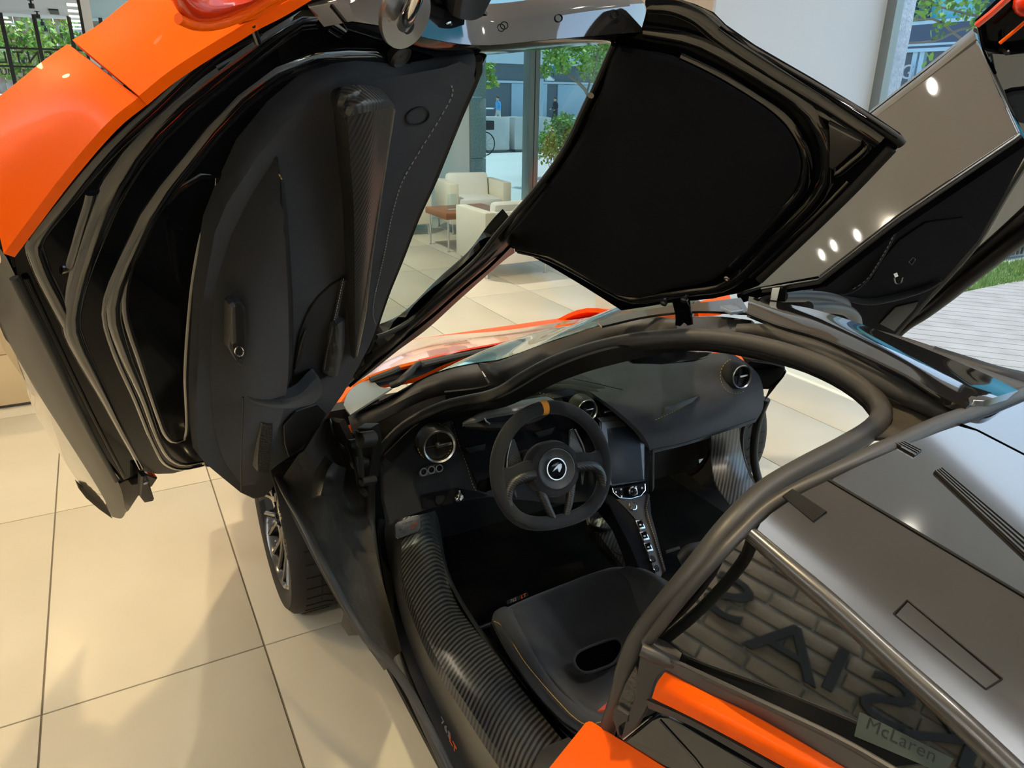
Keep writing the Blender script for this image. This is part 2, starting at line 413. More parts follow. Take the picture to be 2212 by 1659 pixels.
# brick wall to the left of the aisle (seen mirrored in the quarter glass)
MORTAR = mat('grey_mortar', (.42, .42, .39), .9)
BRICK = mat('brown_grey_brick', (.20, .17, .13), .85, var=(3.5, .18, (.34, .29, .21)), bump=('noise', 30, .5, .01))
wl = struct(B().box((-4.75, -4.45, 0), (-4.55, 4.0, 3.4)).build('wall_left', MORTAR))
bb = B(); rnd = random.Random(3)
for r in range(31):
    z = r*.11; y = -4.4 - rnd.random()*.2
    while y < 3.9:
        L = rnd.uniform(.28, .46); d = rnd.uniform(.0, .018)
        bb.box((-4.56, max(y, -4.45), z+.008), (-4.53+d, min(y+L-.016, 3.98), z+.098), bev=.008); y += L
stuff(bb.build('bricks', BRICK, wl))
QG = plane3(Zp(1616, 1156, 1.052), Zp(1402, 1396, .870), Zp(1918, 1650, .885))      # plane of the car's quarter glass
LETM = mat('dark_blue_letter', (.01, .014, .02), .4)
for ch, q in zip('SAISK', ((1572, 1295), (1698, 1400), (1803, 1451), (1915, 1519), (2038, 1587))):
    p = QG.at(*q); r = (p-CAM).normalized(); r = r - QG.n*2*r.dot(QG.n); p = p + r*((-4.50-p.x)/r.x)
    text_mesh(ch, p, (0, 1, 0), (0, 0, 1), .40, LETM, 'letter', wl, depth=.02, xs=1.8 if ch != 'I' else 1.6)

# right hand shop window, frames
w1 = struct(B().box((3.385, -4.4, 0), (3.395, 3.46, 3.4)).build('window_1', SIDEGLASS_SHOP))
struct(B().box((3.36, 3.44, 0), (3.43, 3.51, 3.4)).build('trim_2', ALU))
struct(B().box((3.36, -4.45, -.0), (3.43, 3.44, .03)).build('trim_3', ALU))
# lounge curtain wall
w2 = struct(B().box((3.1, 10.0, 0), (5.9, 10.012, 3.1)).build('window_2', SHOPGLASS))
def mull(px0, px1, y, z1, name, m, dy=.12, z0=0):
    a = Yp(px0, 200, y); b = Yp(px1, 200, y)
    return B().box((a.x, y-dy/2, z0), (b.x, y+dy/2, z1), bev=.005).build(name, m)
mu = B()
for p0, p1 in ((1138.5, 1147.5), (1149, 1158.5)):
    a = Yp(p0, 200, 10.0); b = Yp(p1, 200, 10.0); mu.box((a.x, 9.90, 0), (b.x, 10.12, 3.1), bev=.006)
a = Yp(1147.5, 200, 10.0); b = Yp(1149, 200, 10.0); mu.box((a.x, 9.94, 0), (b.x, 10.08, 3.1))
mu.build('mullion', ALU, w2)
a = Yp(1012, 300, 10.0); B().box((a.x-.035, 9.92, 0), (a.x, 10.08, 3.1)).build('mullion', ALU, w2)
struct(B().box((2.35, 9.9, 0), (a.x-.035, 10.1, 3.4)).build('wall_lounge', mat('pale_blue_white_wall', (.74, .82, .86), .6)))
struct(B().box((a.x-.035, 9.85, 3.1), (5.95, 10.2, 3.6)).build('trim_4', BEIGEW))
struct(B().slab([Vector((3.36, 4.47, 3.4)), Vector((3.6, 4.47, 3.4)), Vector((6.2, 10.2, 3.4)), Vector((3.36, 10.2, 3.4))], (0, 0, .2)).build('ceiling_lounge', CEILW))
lf = struct(B().slab([Vector((3.42, 4.47, -.001)), Vector((5.95, 10.0, -.001)), Vector((3.42, 10.0, -.001))], (0, 0, -.12)).build('floor_lounge', TILE))
struct(B().slab([Vector((3.30, 4.47, 0)), Vector((3.42, 4.47, 0)), Vector((6.0, 10.0, 0)), Vector((5.88, 10.0, 0))], (0, 0, 3.4)).build('wall_right', WHITEW))
# counter at the left
ct = thing('counter', 'tan boxed counter with a dark plinth standing behind the raised door at the left edge', 'counter', (-3.0, 4.8, 0))
B().box((-4.4, 4.53, .02), (-1.62, 5.1, .30), bev=.004).build('lower_panel', BEIGEW2 if 'BEIGEW2' in globals() else mat('tan_panel', (.66, .52, .31), .5), ct)
B().box((-4.4, 4.53, .304), (-1.62, 5.1, 1.05), bev=.004).build('upper_panel', mat('tan_panel', (.66, .52, .31), .5), ct)
B().box((-4.4, 4.55, 0), (-1.64, 5.08, .02)).build('plinth', DKSTEEL, ct)
# far end of the hall
w3 = struct(B().box((-5.9, 24.0, 0), (3.3, 24.02, 3.4)).build('window_3', SIDEGLASS_SHOP))
def bar3(p0, p1, y, r0, nm):
    a = Yp(*p0, y); b = Yp(*p1, y)
    if abs(a.z-b.z) > abs(a.x-b.x): B().box((a.x-r0, y-.06, 0), (a.x+r0, y+.06, 3.4)).build(nm, DKALU, w3)
    else: B().box((-5.9, y-.04, a.z-r0), (3.3, y+.04, a.z+r0)).build(nm, DKALU, w3)
for p in ((20, 120), (90, 120), (156, 80), (-52, 120), (230, 120)): bar3(p, (p[0], p[1]+30), 23.95, .045, 'mullion')
for yy in (103.5, 143): bar3((20, yy), (90, yy), 23.95, .022, 'transom')
TXD = mat('dark_vinyl_letter', (.045, .03, .03), .5)
a = Yp(73, 125, 23.9); b = Yp(40, 125, 23.9); dx = (a.x-b.x)
# lettering faces the street, so from in here it reads reversed
for ch, px in zip('BENTLEY', (139, 106, 73, 40, 7, -26, -59)):
    p = Yp(px, 125, 23.9); text_mesh(ch, p, (-1, 0, 0), (0, 0, 1), .40, TXD, 'letter', w3, depth=.004)
p = Yp(-18, 155, 23.9); text_mesh('MULLINER', p, (-1, 0, 0), (0, 0, 1), .22, TXD, 'lettering', w3, depth=.004)
# partition in the hall: dark post, white column, pale glass
a = Yp(176, 40, 9.0); b = Yp(187, 30, 9.0); c2 = Yp(197, 30, 9.0)
struct(B().box((a.x-.015, 8.97, 0), (a.x+.012, 9.05, 3.4)).build('trim_5', DKALU))
struct(B().box((a.x+.012, 8.9, 0), (c2.x, 9.15, 3.4)).build('column_1', WHITEW))
struct(B().box((c2.x, 9.0, 0), (2.35, 9.012, 3.4)).build('window_4', pane_mat('frosted_pane', (.80, .92, .94), .4)))
LITE = mat('lit_lamp_panel', (1, .95, .7), .5, emit=((1, .92, .62), 1.6))
for k, (px, py) in enumerate(((158.5, 9.5), (160, 22.7), (161.7, 34.5), (163, 44.2), (164.2, 53.2), (165.2, 61), (3, 36.5), (12, 46.2), (21.3, 55), (30, 62.7))):
    p = Zp(px, py, 3.4)
    t = thing('ceiling_lamp', ('%s lit lamp in the hall ceiling, row %s' % (('nearest', 'second nearest', 'third nearest', 'fourth nearest', 'fifth nearest', 'farthest')[k] if k < 6 else ('nearest', 'second nearest', 'third nearest', 'farthest')[k-6], 'beside the white column' if k < 6 else 'at the photo\'s left edge')), 'lamp', (p.x, p.y, 3.4), 'lamps in the hall ceiling')
    B().box((p.x-.13, p.y-.30, 3.385), (p.x+.13, p.y+.30, 3.399)).build('diffuser', LITE, t)
    B().box((p.x-.15, p.y-.32, 3.392), (p.x+.15, p.y+.32, 3.3995)).build('frame', WHITEW, t)
for k, (px, py) in enumerate(((66.5, 4.5), (80, 28.2), (90.5, 45), (97.7, 58.3))):
    p = Zp(px, py, 3.36)
    t = thing('ceiling_spotlight', '%s of the four dark spotlights in a line under the hall ceiling' % ('nearest', 'second nearest', 'third nearest', 'farthest')[k], 'spotlight', (p.x, p.y, 3.4), 'spotlights in the hall ceiling')
    B().lathe([(.02, 0), (.02, .06), (.055, .07), (.055, .16), (.045, .16)], (p.x, p.y, 3.4), (0, 0, -1), n=12).build('housing', DKALU, t)
    B().lathe([(.06, 0), (.06, .01)], (p.x, p.y, 3.4), (0, 0, -1), n=12).build('mount', DKALU, t)
p0 = Zp(117, 26, 3.38); tag(B().box((p0.x-.1, p0.y-.6, 3.37), (p0.x+.1, p0.y+.6, 3.399)).build('air_vent', DKALU), 'thin dark slot vent in the hall ceiling left of the white column', 'vent')
# round downlights over the car: they show as the bright spots on the black roof
DL = mat('downlight_lens', (1, .96, .88), .4, emit=((1, .93, .8), 12))
def mirrored(px, py, pl):
    p = pl.at(px, py); r = (p-CAM).normalized(); r = r - pl.n*2*r.dot(pl.n); return p + r*((3.395-p.z)/r.z)
dls = []
for k, (px, py, pl) in enumerate(((1806, 1212, DKP), (1962, 1147, DKP), (2015, 186, FROOF), (1853, 508, FROOF), (1802, 530, FROOF), (1776, 550, FROOF))):
    q = mirrored(px, py, pl)
    if q.z > 3 and -4.4 < q.x < 3.2 and -4.2 < q.y < 12: dls.append(q)
dls += [Vector((-2.3, 1.5, 3.395)), Vector((-2.3, 3.5, 3.395))]
for k, q in enumerate(dls):
    t = thing('downlight', 'round recessed lamp in the white ceiling over the orange car, outside the photo', 'lamp', (q.x, q.y, 3.4), 'downlights over the car')
    B().lathe([(.045, 0), (.045, .006), (.001, .006)], (q.x, q.y, 3.4), (0, 0, -1), n=20, caps=False).build('lens', DL, t)
    B().lathe([(.047, 0), (.047, .01), (.062, .008), (.062, 0)], (q.x, q.y, 3.4), (0, 0, -1), n=20, caps=False).build('trim_ring', WHITEW, t)

# ================================================================ lounge furniture
def armchair(cx, cy, rz, lab, w=.72, d=.66, h=.62):
    t = thing('armchair', lab, 'chair', (cx, cy, 0), 'cream leather lounge armchairs')
    R = Matrix.Rotation(rz, 3, 'Z'); c = Vector((cx, cy, 0))
    def bx(lo, hi, bev, nm, m):
        o = B().box(Vector(lo)+c, Vector(hi)+c, bev=bev, rot=R, c=c).build(nm, m, t); return o
    # faces +y before turning
    bx((-w/2, -d/2, .13), (-w/2+.11, d/2, h), .012, 'arm', LEATHER); bx((w/2-.11, -d/2, .13), (w/2, d/2, h), .012, 'arm', LEATHER)
    bx((-w/2+.11, -d/2, .13), (w/2-.11, -d/2+.11, h), .012, 'backrest', LEATHERW)
    bx((-w/2+.11, -d/2+.11, .13), (w/2-.11, d/2-.01, .30), .012, 'seat_base', LEATHERW)
    bx((-w/2+.115, -d/2+.16, .30), (w/2-.115, d/2, .43), .035, 'seat_cushion', LEATHERW)
    b = B(); Rt = R @ Matrix.Rotation(.16, 3, 'X')
    b.box(Vector((-w/2+.12, -d/2+.09, .40))+c, Vector((w/2-.12, -d/2+.22, h+.11))+c, bev=.045, rot=Rt, c=c+Vector((0, 0, .4))); b.build('back_cushion', LEATHERW, t)
    for sx in (-1, 1):
        for sy in (-1, 1):
            p = R @ Vector((sx*(w/2-.04), sy*(d/2-.04), 0)) + c
            B().lathe([(.022, 0), (.022, .006), (.011, .010), (.011, .13)], p, (0, 0, 1), n=12).build('leg', CHROME, t)
armchair(2.14, 6.45, 0, 'cream leather armchair with its back to the car, in front of the wooden table')
p = Yp(1035, 430, 8.55); armchair(p.x, 8.75, PI-.12, 'white leather armchair facing the car, by the street window', w=.80, d=.70)
armchair(1.95, 9.0, -PI/2-.5 + PI*0.15, 'cream leather armchair half hidden by the open door, left of the wooden table', w=.74, d=.7)
tcx, tcy = 2.33, 7.75
ct = thing('coffee_table', 'red-brown wooden coffee table on thin chrome legs between the armchairs', 'table', (tcx, tcy, 0))
B().box((tcx-.36, tcy-.30, .36), (tcx+.36, tcy+.30, .43), bev=.004).build('table_top', WOOD, ct)
for sx in (-1, 1):
    for sy in (-1, 1): B().lathe([(.02, 0), (.02, .006), (.011, .01), (.011, .36)], (tcx+sx*.32, tcy+sy*.26, 0), (0, 0, 1), n=12).build('leg', CHROME, ct)
p = Yp(977, 470, tcy-.05)
ms = thing('menu_stand', 'small clear acrylic card stand on the wooden coffee table', 'stand', (p.x, tcy-.05, .43))
B().box((p.x-.055, tcy-.052, .43), (p.x+.055, tcy-.048, .60)).build('card_holder', pane_mat('acrylic', (.85, .93, .95), 1.0), ms)
B().box((p.x-.05, tcy-.09, .43), (p.x+.05, tcy-.02, .436)).build('foot', CHROME, ms)

# ================================================================ outside
GROUND = mat('pale_paving', (.58, .58, .56), .8, var=(.6, .2, (.66, .66, .63)))
gnd = struct(B().box((-40, 24.1, -.25), (80, 80, -.02)).build('ground_street', GROUND))
gnd2 = struct(B().box((3.44, 10.1, -.25), (80, 24.1, -.02)).build('ground_pavement', GROUND))
gnd3 = struct(B().box((3.44, -12, -.30), (80, 4.39, -.16)).build('ground_side', mat('grey_road', (.50, .51, .52), .85)))
gnd4 = struct(B().slab([Vector((3.43, 4.39, -.16)), Vector((80, 4.39, -.16)), Vector((80, 10.1, -.16)), Vector((6.0, 10.1, -.16))], (0, 0, -.14)).build('ground_corner', mat('grey_road', (.50, .51, .52), .85)))
# timber deck, each board on its own
DECKW = mat('weathered_deck_board', (.29, .23, .21), .7, var=(5, .25, (.41, .34, .32)), bump=('noise', 60, .2, .002))
dk = thing('deck', 'weathered red-grey timber deck beyond the right-hand window', 'deck', (4.6, 0, -.16))
def clip(poly, p, n):
    res = []
    for a, b in zip(poly, poly[1:]+poly[:1]):
        da, db = (a-p).dot(n), (b-p).dot(n)
        if da >= 0: res.append(a)
        if da*db < 0: res.append(a.lerp(b, da/(da-db)))
    return res
bd_ = Vector((math.cos(math.radians(-50)), math.sin(math.radians(-50)), 0)); bn_ = Vector((-bd_.y, bd_.x, 0)); bo_ = Vector((3.46, 3.6, -.05))
for k in range(-38, 30):
    c0 = bo_+bn_*(k*.145); q = [c0-bd_*9, c0+bd_*9, c0+bd_*9+bn_*.137, c0-bd_*9+bn_*.137]
    for p_, n_ in ((Vector((3.46, 0, -.05)), Vector((1, 0, 0))), (Vector((8.0, 0, -.05)), Vector((-1, 0, 0))), (Vector((0, 3.66, -.05)), Vector((.05, -1, 0))), (Vector((0, -2.6, -.05)), Vector((0, 1, 0)))):
        if len(q) > 2: q = clip(q, p_, n_)
    if len(q) > 2: B().slab(q, (0, 0, -.1)).build('board', DECKW, dk)
ga = Vector((4.9, 3.7, -.16))
GRASS = mat('green_grass_blade', (.16, .30, .05), .8, var=(8, .2, (.30, .40, .10)))
soil = struct(B().box((3.5, 3.63, -.20), (9.6, 5.7, -.07)).build('ground_bed', mat('dry_soil', (.34, .32, .27), .95, var=(14, .2, (.44, .43, .38)))))
gb = B(); rg = random.Random(5)
for k in range(26000):
    x, y = rg.uniform(4.3, 9.4), 3.97+1.6*rg.random()**1.2
    h = rg.uniform(.02, .07); a = rg.uniform(0, 6.28); w = .007
    if 7.1 < x < 8.4 and 4.6 < y < 5.2: continue
    d = Vector((math.cos(a), math.sin(a), 0)); s2 = Vector((-d.y, d.x, 0))*w; p = Vector((x, y, -.07)); q = p+d*rg.uniform(.0, .04)+Vector((0, 0, h))
    gb.bm.faces.new([gb.bm.verts.new(v) for v in (p-s2, p+s2, q)])
g_o = stuff(gb.build('grass_tufts', GRASS)); tag(g_o, 'short green grass growing along the far edge of the timber deck', 'grass')
LEAFM = [mat('bright_leaf', (.22, .42, .05), .55), mat('yellow_green_leaf', (.42, .50, .07), .55), mat('dark_leaf', (.09, .22, .04), .55)]
BARK = mat('grey_brown_bark', (.22, .18, .13), .9)
def leaf(b, p, L, d, n):
    d = d.normalized(); s = d.cross(n).normalized()*L*.27
    b.bm.faces.new([b.bm.verts.new(v) for v in (p, p+d*L*.35+s, p+d*L*.75+s*.7, p+d*L)])
    b.bm.faces.new([b.bm.verts.new(v) for v in (p, p+d*L, p+d*L*.75-s*.7, p+d*L*.35-s)])
def rv(r): return Vector((r.gauss(0, 1), r.gauss(0, 1), r.gauss(0, 1))).normalized()
def foliage(name, blobs, n, L, parent, seed, mats=(0, 1)):
    r = random.Random(seed); bs = [B() for _ in mats]
    tot = sum(bl[3]**2 for bl in blobs)
    for (x, y, z, rad) in blobs:
        for k in range(int(n*rad*rad/tot)):
            c = Vector((x, y, z)) + rv(r)*rad*r.random()**.45
            leaf(bs[0 if r.random() < .72 else min(1, len(bs)-1)], c, L*r.uniform(.6, 1.2), rv(r), rv(r))
    for b, i in zip(bs, mats): stuff(b.build(name, LEAFM[i], parent))
def tree(lab, base, limbs, blobs, n, L, seed, r0=.06, mats=(0, 1), name='street_tree', cat='tree'):
    t = thing(name, lab, cat, base)
    b = B()
    for k, l in enumerate(limbs): b.tube([Vector(p) for p in l], [r0*(.9 if k == 0 else .45), r0*(.6 if k == 0 else .22)], n=8, res=14)
    b.build('trunk', BARK, t)
    foliage('leaves', blobs, n, L, t, seed, mats); return t
# trees and bush across the pavement, in front of the lounge window
y1 = 13.0
A = Yp(1268, 200, y1); Bq = Yp(1222, 155, y1); base = Vector((Yp(1330, 340, y1).x, y1, -.02))
def bl(px, py, y, r): q = Yp(px, py, y); return (q.x, q.y, q.z, r)
tree('leafy street tree with a leaning bare branch, right of the double window post', base, [(base, A, Bq, Yp(1200, 125, y1)), (A, Yp(1290, 120, y1), Yp(1300, 40, y1))],
     [bl(1195, 110, y1, .24), bl(1215, 135, y1-.2, .22), bl(1250, 105, y1, .26), bl(1290, 125, y1+.3, .30), bl(1265, 150, y1, .18), bl(1305, 170, y1, .22), bl(1180, 150, y1, .14), bl(1310, 90, y1, .3), bl(1240, 80, y1, .25)], 2600, .085, 11, r0=.05)
y2 = 12.4; base = Vector((Yp(1000, 340, y2).x, y2, -.02))
tree('tip of a green street tree showing beside the granite column', base, [(base, Yp(1005, 200, y2), Yp(1020, 140, y2))],
     [bl(1052, 150, y2, .14), bl(1060, 175, y2, .12), bl(1030, 160, y2, .2), bl(1010, 130, y2, .25)], 500, .10, 12, r0=.04)
y3 = 14.2
bz = thing('bush', 'round light green bush on the pavement beside the double window post', 'bush', (Yp(1205, 330, y3).x, y3, -.02))
foliage('leaves', [bl(1205, 295, y3, .42), bl(1185, 320, y3, .33), bl(1225, 275, y3, .30), bl(1240, 310, y3, .38), bl(1215, 265, y3, .22)], 2400, .085, bz, 13, (0, 2))
bzb = B()
for k in range(9): q = Yp(1180+8*k, 300, y3); bzb.tube([Vector((q.x*.4+Yp(1205, 330, y3).x*.6, y3, -.02)), Vector((q.x, y3, .5))], .008, n=5)
bzb.build('stems', BARK, bz)
# granite pier outside the lounge window
a = Yp(1015, 300, 10.45); b = Yp(1050, 300, 10.45)
pr_ = thing('granite_pier', 'grey speckled granite pier outside the lounge window, left of the planters', 'column', ((a.x+b.x)/2, 10.7, -.02))
za = [-.02]
for py in (342, 210): za.append(Yp(1030, py, 10.45).z)
za.append(3.8)
for z0, z1 in zip(za, za[1:]): B().box((a.x, 10.45, z0+.004), (b.x, 10.95, z1-.004), bev=.006).build('block', GRANITE, pr_)
# planters
CONC = mat('pale_concrete', (.55, .54, .50), .8, var=(3, .2, (.62, .61, .57)))
def zt(py, px, y): return Yp(px, py, y).z
for k, (p0, p1, y, lab) in enumerate(((1053, 1101, 21.5, 'square concrete planter behind the parked bicycle, left of its neighbours'), (1112, 1139, 21.5, 'square concrete planter just left of the double window post'), (1159, 1190, 21.7, 'square concrete planter half behind the light green bush'))):
    a, b = Yp(p0, 290, y), Yp(p1, 290, y); h = zt(254, p0, y)
    t = thing('planter', lab, 'planter', ((a.x+b.x)/2, y+.3, -.02), 'concrete planters')
    bb = B(); bb.box((a.x, y, .06), (b.x, y+.9, h), bev=.02); bb.build('box', CONC, t)
    B().box((a.x+.05, y+.05, -.02), (b.x-.05, y+.85, .06)).build('plinth', DKSTEEL, t)
    B().box((a.x+.05, y+.05, h-.02), (b.x-.05, y+.85, h+.015)).build('soil', mat('dry_soil', (.34, .32, .27), .95), t)
# bicycle, mostly behind the pier
yb = 20.6; wc = Yp(1047, 300, yb); wr = .33
bi = thing('bicycle', 'parked bicycle with a dark basket, half hidden behind the granite pier', 'bicycle', (wc.x-.4, yb, -.02))
wc.z = .31
def wheel2(c): 
    b = B(); b.tube([c+Vector((math.cos(i*PI/14), 0, math.sin(i*PI/14)))*wr for i in range(28)], .018, n=6, closed=True)
    for i in range(10): b.tube([c, c+Vector((math.cos(i*PI/5), 0, math.sin(i*PI/5)))*wr], .003, n=4)
    b.build('wheel', RUBBER2, bi)
wheel2(wc); wheel2(wc-Vector((1.05, 0, 0)))
b = B(); bk = wc-Vector((1.05, 0, 0)); bb_ = wc-Vector((.6, 0, .05)); st = wc+Vector((-.68, 0, .45)); hd = wc+Vector((-.14, 0, .5))
for p, q in ((wc, hd), (hd, st), (hd, bb_), (st, bb_), (bk, bb_), (bk, st), (st, st+Vector((-.03, 0, .12))), (hd, hd+Vector((-.05, 0, .16)))): b.tube([p, q], .015, n=6)
b.build('frame', DKSTEEL, bi)
B().box(st+Vector((-.14, -.05, .12)), st+Vector((.12, .05, .16)), bev=.015).build('saddle', RUBBER2, bi)
B().tube([hd+Vector((-.05, -.25, .18)), hd+Vector((-.05, 0, .16)), hd+Vector((-.05, .25, .18))], .013, n=6).build('handlebar', DKSTEEL, bi)
q = Yp(1054, 271, yb); B().box((q.x-.17, yb-.15, q.z-.12), (q.x+.14, yb+.15, q.z+.14), bev=.02).build('basket', RUBBER2, bi)
# building across the street
BSTONE = mat('pale_blue_stone', (.50, .56, .60), .8); BDARK = mat('slate_panel', (.10, .12, .14), .6); BSHUT = mat('blue_grey_shutter', (.38, .48, .56), .6)
yB = 48.0
bd = thing('street_building', 'slate-dark shop building with pale shutters on the far side of the street', 'building', (Yp(1150, 260, yB).x, yB+4, -.02))
xa, xb = Yp(930, 200, yB).x, Yp(1420, 200, yB).x
z0 = -.02; zd = zt(137, 1080, yB); 
B().box((xa, yB, z0), (xb, yB+8, zd)).build('ground_floor_wall', BDARK, bd)
B().box((xa, yB-.2, zd), (xb, yB+8, zd+9)).build('upper_wall', BSTONE, bd)
zs = zt(180, 1110, yB)
for p0, p1 in ((1104, 1138), (1160, 1181), (1204, 1300), (1000, 1040)):
    a, b = Yp(p0, 200, yB).x, Yp(p1, 200, yB).x; B().box((a, yB-.08, z0), (b, yB+.05, zs), bev=.02).build('shutter', BSHUT, bd)
B().box((xa, yB-.12, zs+.02), (xb, yB+.02, zs+.16)).build('ledge', BSTONE, bd)
for p0 in (1100, 1215, 1252, 1300):
    a = Yp(p0, 90, yB); b = Yp(p0+20, 110, yB); B().box((a.x, yB-.24, b.z), (b.x, yB-.15, a.z+1.5)).build('window', mat('dark_window', (.02, .03, .04), .1, coat=.5), bd)
# traffic mirror
ym = 23.5; a = Yp(1187, 155, ym)
tm = thing('traffic_mirror', 'pale blue rounded traffic mirror on a post beside the leafy tree', 'mirror', (Yp(1174, 250, ym).x, ym, -.02))
q = Yp(1174, 170, ym); B().tube([Vector((q.x, ym+.1, -.02)), Vector((q.x, ym+.1, q.z))], .06, n=10).build('post', mat('pale_blue_metal', (.45, .56, .62), .5), tm)
c0, c1 = Yp(1179, 139, ym), Yp(1198, 175, ym); B().box((c0.x, ym-.05, c1.z), (c1.x, ym+.08, c0.z), bev=.045).build('hood', mat('pale_blue_metal', (.45, .56, .62), .5), tm)
B().box((c0.x+.03, ym-.075, c1.z+.03), (c1.x-.03, ym-.045, c0.z-.03), bev=.012).build('mirror_face', CHROME, tm)
# two people on the far pavement
SKIN = mat('skin', (.55, .35, .25), .6)
def person(px, pyhead, pyfoot, y, shirt, legs, lab, face, hold=False, stride=.22):
    top = Yp(px, pyhead, y); H = 1.70; x = top.x
    t = thing('person', lab, 'person', (x, y, -.02)); s = face
    k = H/1.75; z0 = -.02
    V = lambda a, b, c: Vector((x+a*s*k, y+b*k, z0+c*k))
    me = bpy.data.meshes.new('body')
    J = dict(pel=V(0, 0, .95), che=V(.03, 0, 1.25), nec=V(.05, 0, 1.48), hed=V(.07, 0, 1.58), top=V(.07, 0, 1.70),
             hl=V(0, .1, .92), kl=V(stride*.7, .1, .52), al=V(stride*.9, .1, .08), tl=V(stride*.9+.16, .1, .03), hr=V(0, -.1, .92), kr=V(-stride*.2, -.1, .50), ar=V(-stride*1.2, -.1, .10), tr=V(-stride*1.2+.14, -.1, .03),
             sl=V(.04, .2, 1.42), el=V(.02, .25, 1.13), wl=V(.24, .2, 1.02), fl=V(.33, .18, 1.03), sr=V(.04, -.2, 1.42), er=V(0, -.25, 1.13), wr=V(.20, -.22, .98), fr=V(.29, -.2, .98))
    R = dict(pel=.15, che=.16, nec=.065, hed=.10, top=.085, hl=.09, kl=.065, al=.045, tl=.035, hr=.09, kr=.065, ar=.045, tr=.035, sl=.06, el=.045, wl=.032, fl=.03, sr=.06, er=.045, wr=.032, fr=.03)
    E = [('pel', 'che'), ('che', 'nec'), ('nec', 'hed'), ('hed', 'top'), ('pel', 'hl'), ('hl', 'kl'), ('kl', 'al'), ('al', 'tl'), ('pel', 'hr'), ('hr', 'kr'), ('kr', 'ar'), ('ar', 'tr'), ('che', 'sl'), ('sl', 'el'), ('el', 'wl'), ('wl', 'fl'), ('che', 'sr'), ('sr', 'er'), ('er', 'wr'), ('wr', 'fr')]
    ks = list(J); me.from_pydata([J[a] for a in ks], [(ks.index(a), ks.index(b)) for a, b in E], [])
    o = bpy.data.objects.new('body', me); COL.objects.link(o)
    md = o.modifiers.new('skin', 'SKIN'); md.use_smooth_shade = True
    for i, a in enumerate(ks):
        sv = me.skin_vertices[0].data[i]; sv.radius = (R[a]*k, R[a]*k); sv.use_root = (a == 'pel')
    o.modifiers.new('sub', 'SUBSURF').levels = 1
    dg = bpy.context.evaluated_depsgraph_get(); dg.update(); m2 = bpy.data.meshes.new_from_object(o.evaluated_get(dg))
    bpy.data.objects.remove(o); o = bpy.data.objects.new('body', m2); COL.objects.link(o); adopt(o, t)
    m2.materials.clear(); 
    for m in (SKIN, shirt, legs): m2.materials.append(m)
    for p in m2.polygons:
        c = p.center; zz = (c.z-z0)/k; p.material_index = 0 if zz > 1.50 or abs(c.x-x-.27*s*k) < .08 and .9 < zz < 1.1 else (1 if zz > .95 else 2)
    b = B().ball(V(.05, 0, 1.645), .098*k, n=12, sc=(1, .95, .85)); b.build('hair', mat('dark_hair', (.03, .025, .02), .7), t)
    return V
SHB = mat('blue_shirt', (.08, .35, .65), .8); TRO = mat('pale_trousers', (.50, .52, .48), .8); BLK = mat('black_tee', (.02, .022, .03), .8)
V = person(1077, 209, 253, 40.0, SHB, TRO, 'person in a blue shirt and pale trousers walking left with a white tray', -1)
q = V(.40, .19, 1.03); tag(B().box(q+Vector((-.48, -.15, -.02)), q+Vector((.09, .15, .05)), bev=.02).build('tray', WHITEW), 'flat white tray carried by the person in the blue shirt', 'tray')
person(1201, 214, 255, 40.0, BLK, BLK, 'person in a black t-shirt walking past the pale shutter', -1, stride=.14)

# right side: granite pier, tree, office block
yq = 3.9
a, b = Yp(1927, 0, yq), Yp(1981, 0, yq)
gp = thing('granite_pier', 'white rough granite pier outside the window, right of the white wall', 'column', ((a.x+b.x)/2, 4.1, -.08))
for z0, z1 in ((-.08, 1.2), (1.204, 2.4), (2.404, 4.0)): B().box((a.x, yq, z0), (b.x, yq+.4, z1), bev=.004).build('block', mat('rough_white_granite', (.68, .70, .73), .85, var=(45, .12, (.52, .55, .60)), bump=('noise', 60, .8, .01)), gp)
xo = 22.0
ob = thing('office_block', 'blue glass office block with dark bands behind the tree at the upper right', 'building', (xo+4, 14, -.2))
CY = mat('cyan_glazing', (.10, .52, .62), .15, coat=.6); NV = mat('navy_band', (.05, .08, .14), .5); LB = mat('light_blue_sill', (.50, .66, .74), .6)
def zz(py): return Xp(2030, py, xo).z
lv = [(zz(0)+6, zz(42), CY, 'glazing'), (zz(42), zz(50), LB, 'sill'), (zz(50), zz(92), NV, 'band'), (zz(92), zz(97), LB, 'sill'), (zz(97), zz(102), NV, 'band'), (zz(102), zz(110), LB, 'sill'), (zz(110), -.2, BDARK, 'shopfront')]
for z1, z0, m, nm in lv: B().box((xo + (.25 if nm in ('glazing', 'shopfront') else 0), 4, z0), (xo+8, 30, z1)).build(nm, m, ob)
for px in (1968, 1995, 2125, 2210): 
    q = Xp(px, 20, xo); B().box((xo-.05, q.y-.1, zz(42)), (xo+.3, q.y+.1, zz(0)+6)).build('mullion', NV, ob); 
for px in (1970, 1985, 2040):
    q = Xp(px, 130, xo); B().box((xo+.1, q.y-.08, -.2), (xo+.3, q.y+.08, zz(110))).build('mullion', LB, ob)
q = Xp(1959, 157, xo-.05); text_mesh('G', q, (0, -1, 0), (0, 0, 1), .62, TEXTW, 'letter', ob, depth=.02)
yt = 5.4; base = Vector((6.4, 5.6, -.16))
TL = lambda px, py: Yp(px, py, yt)
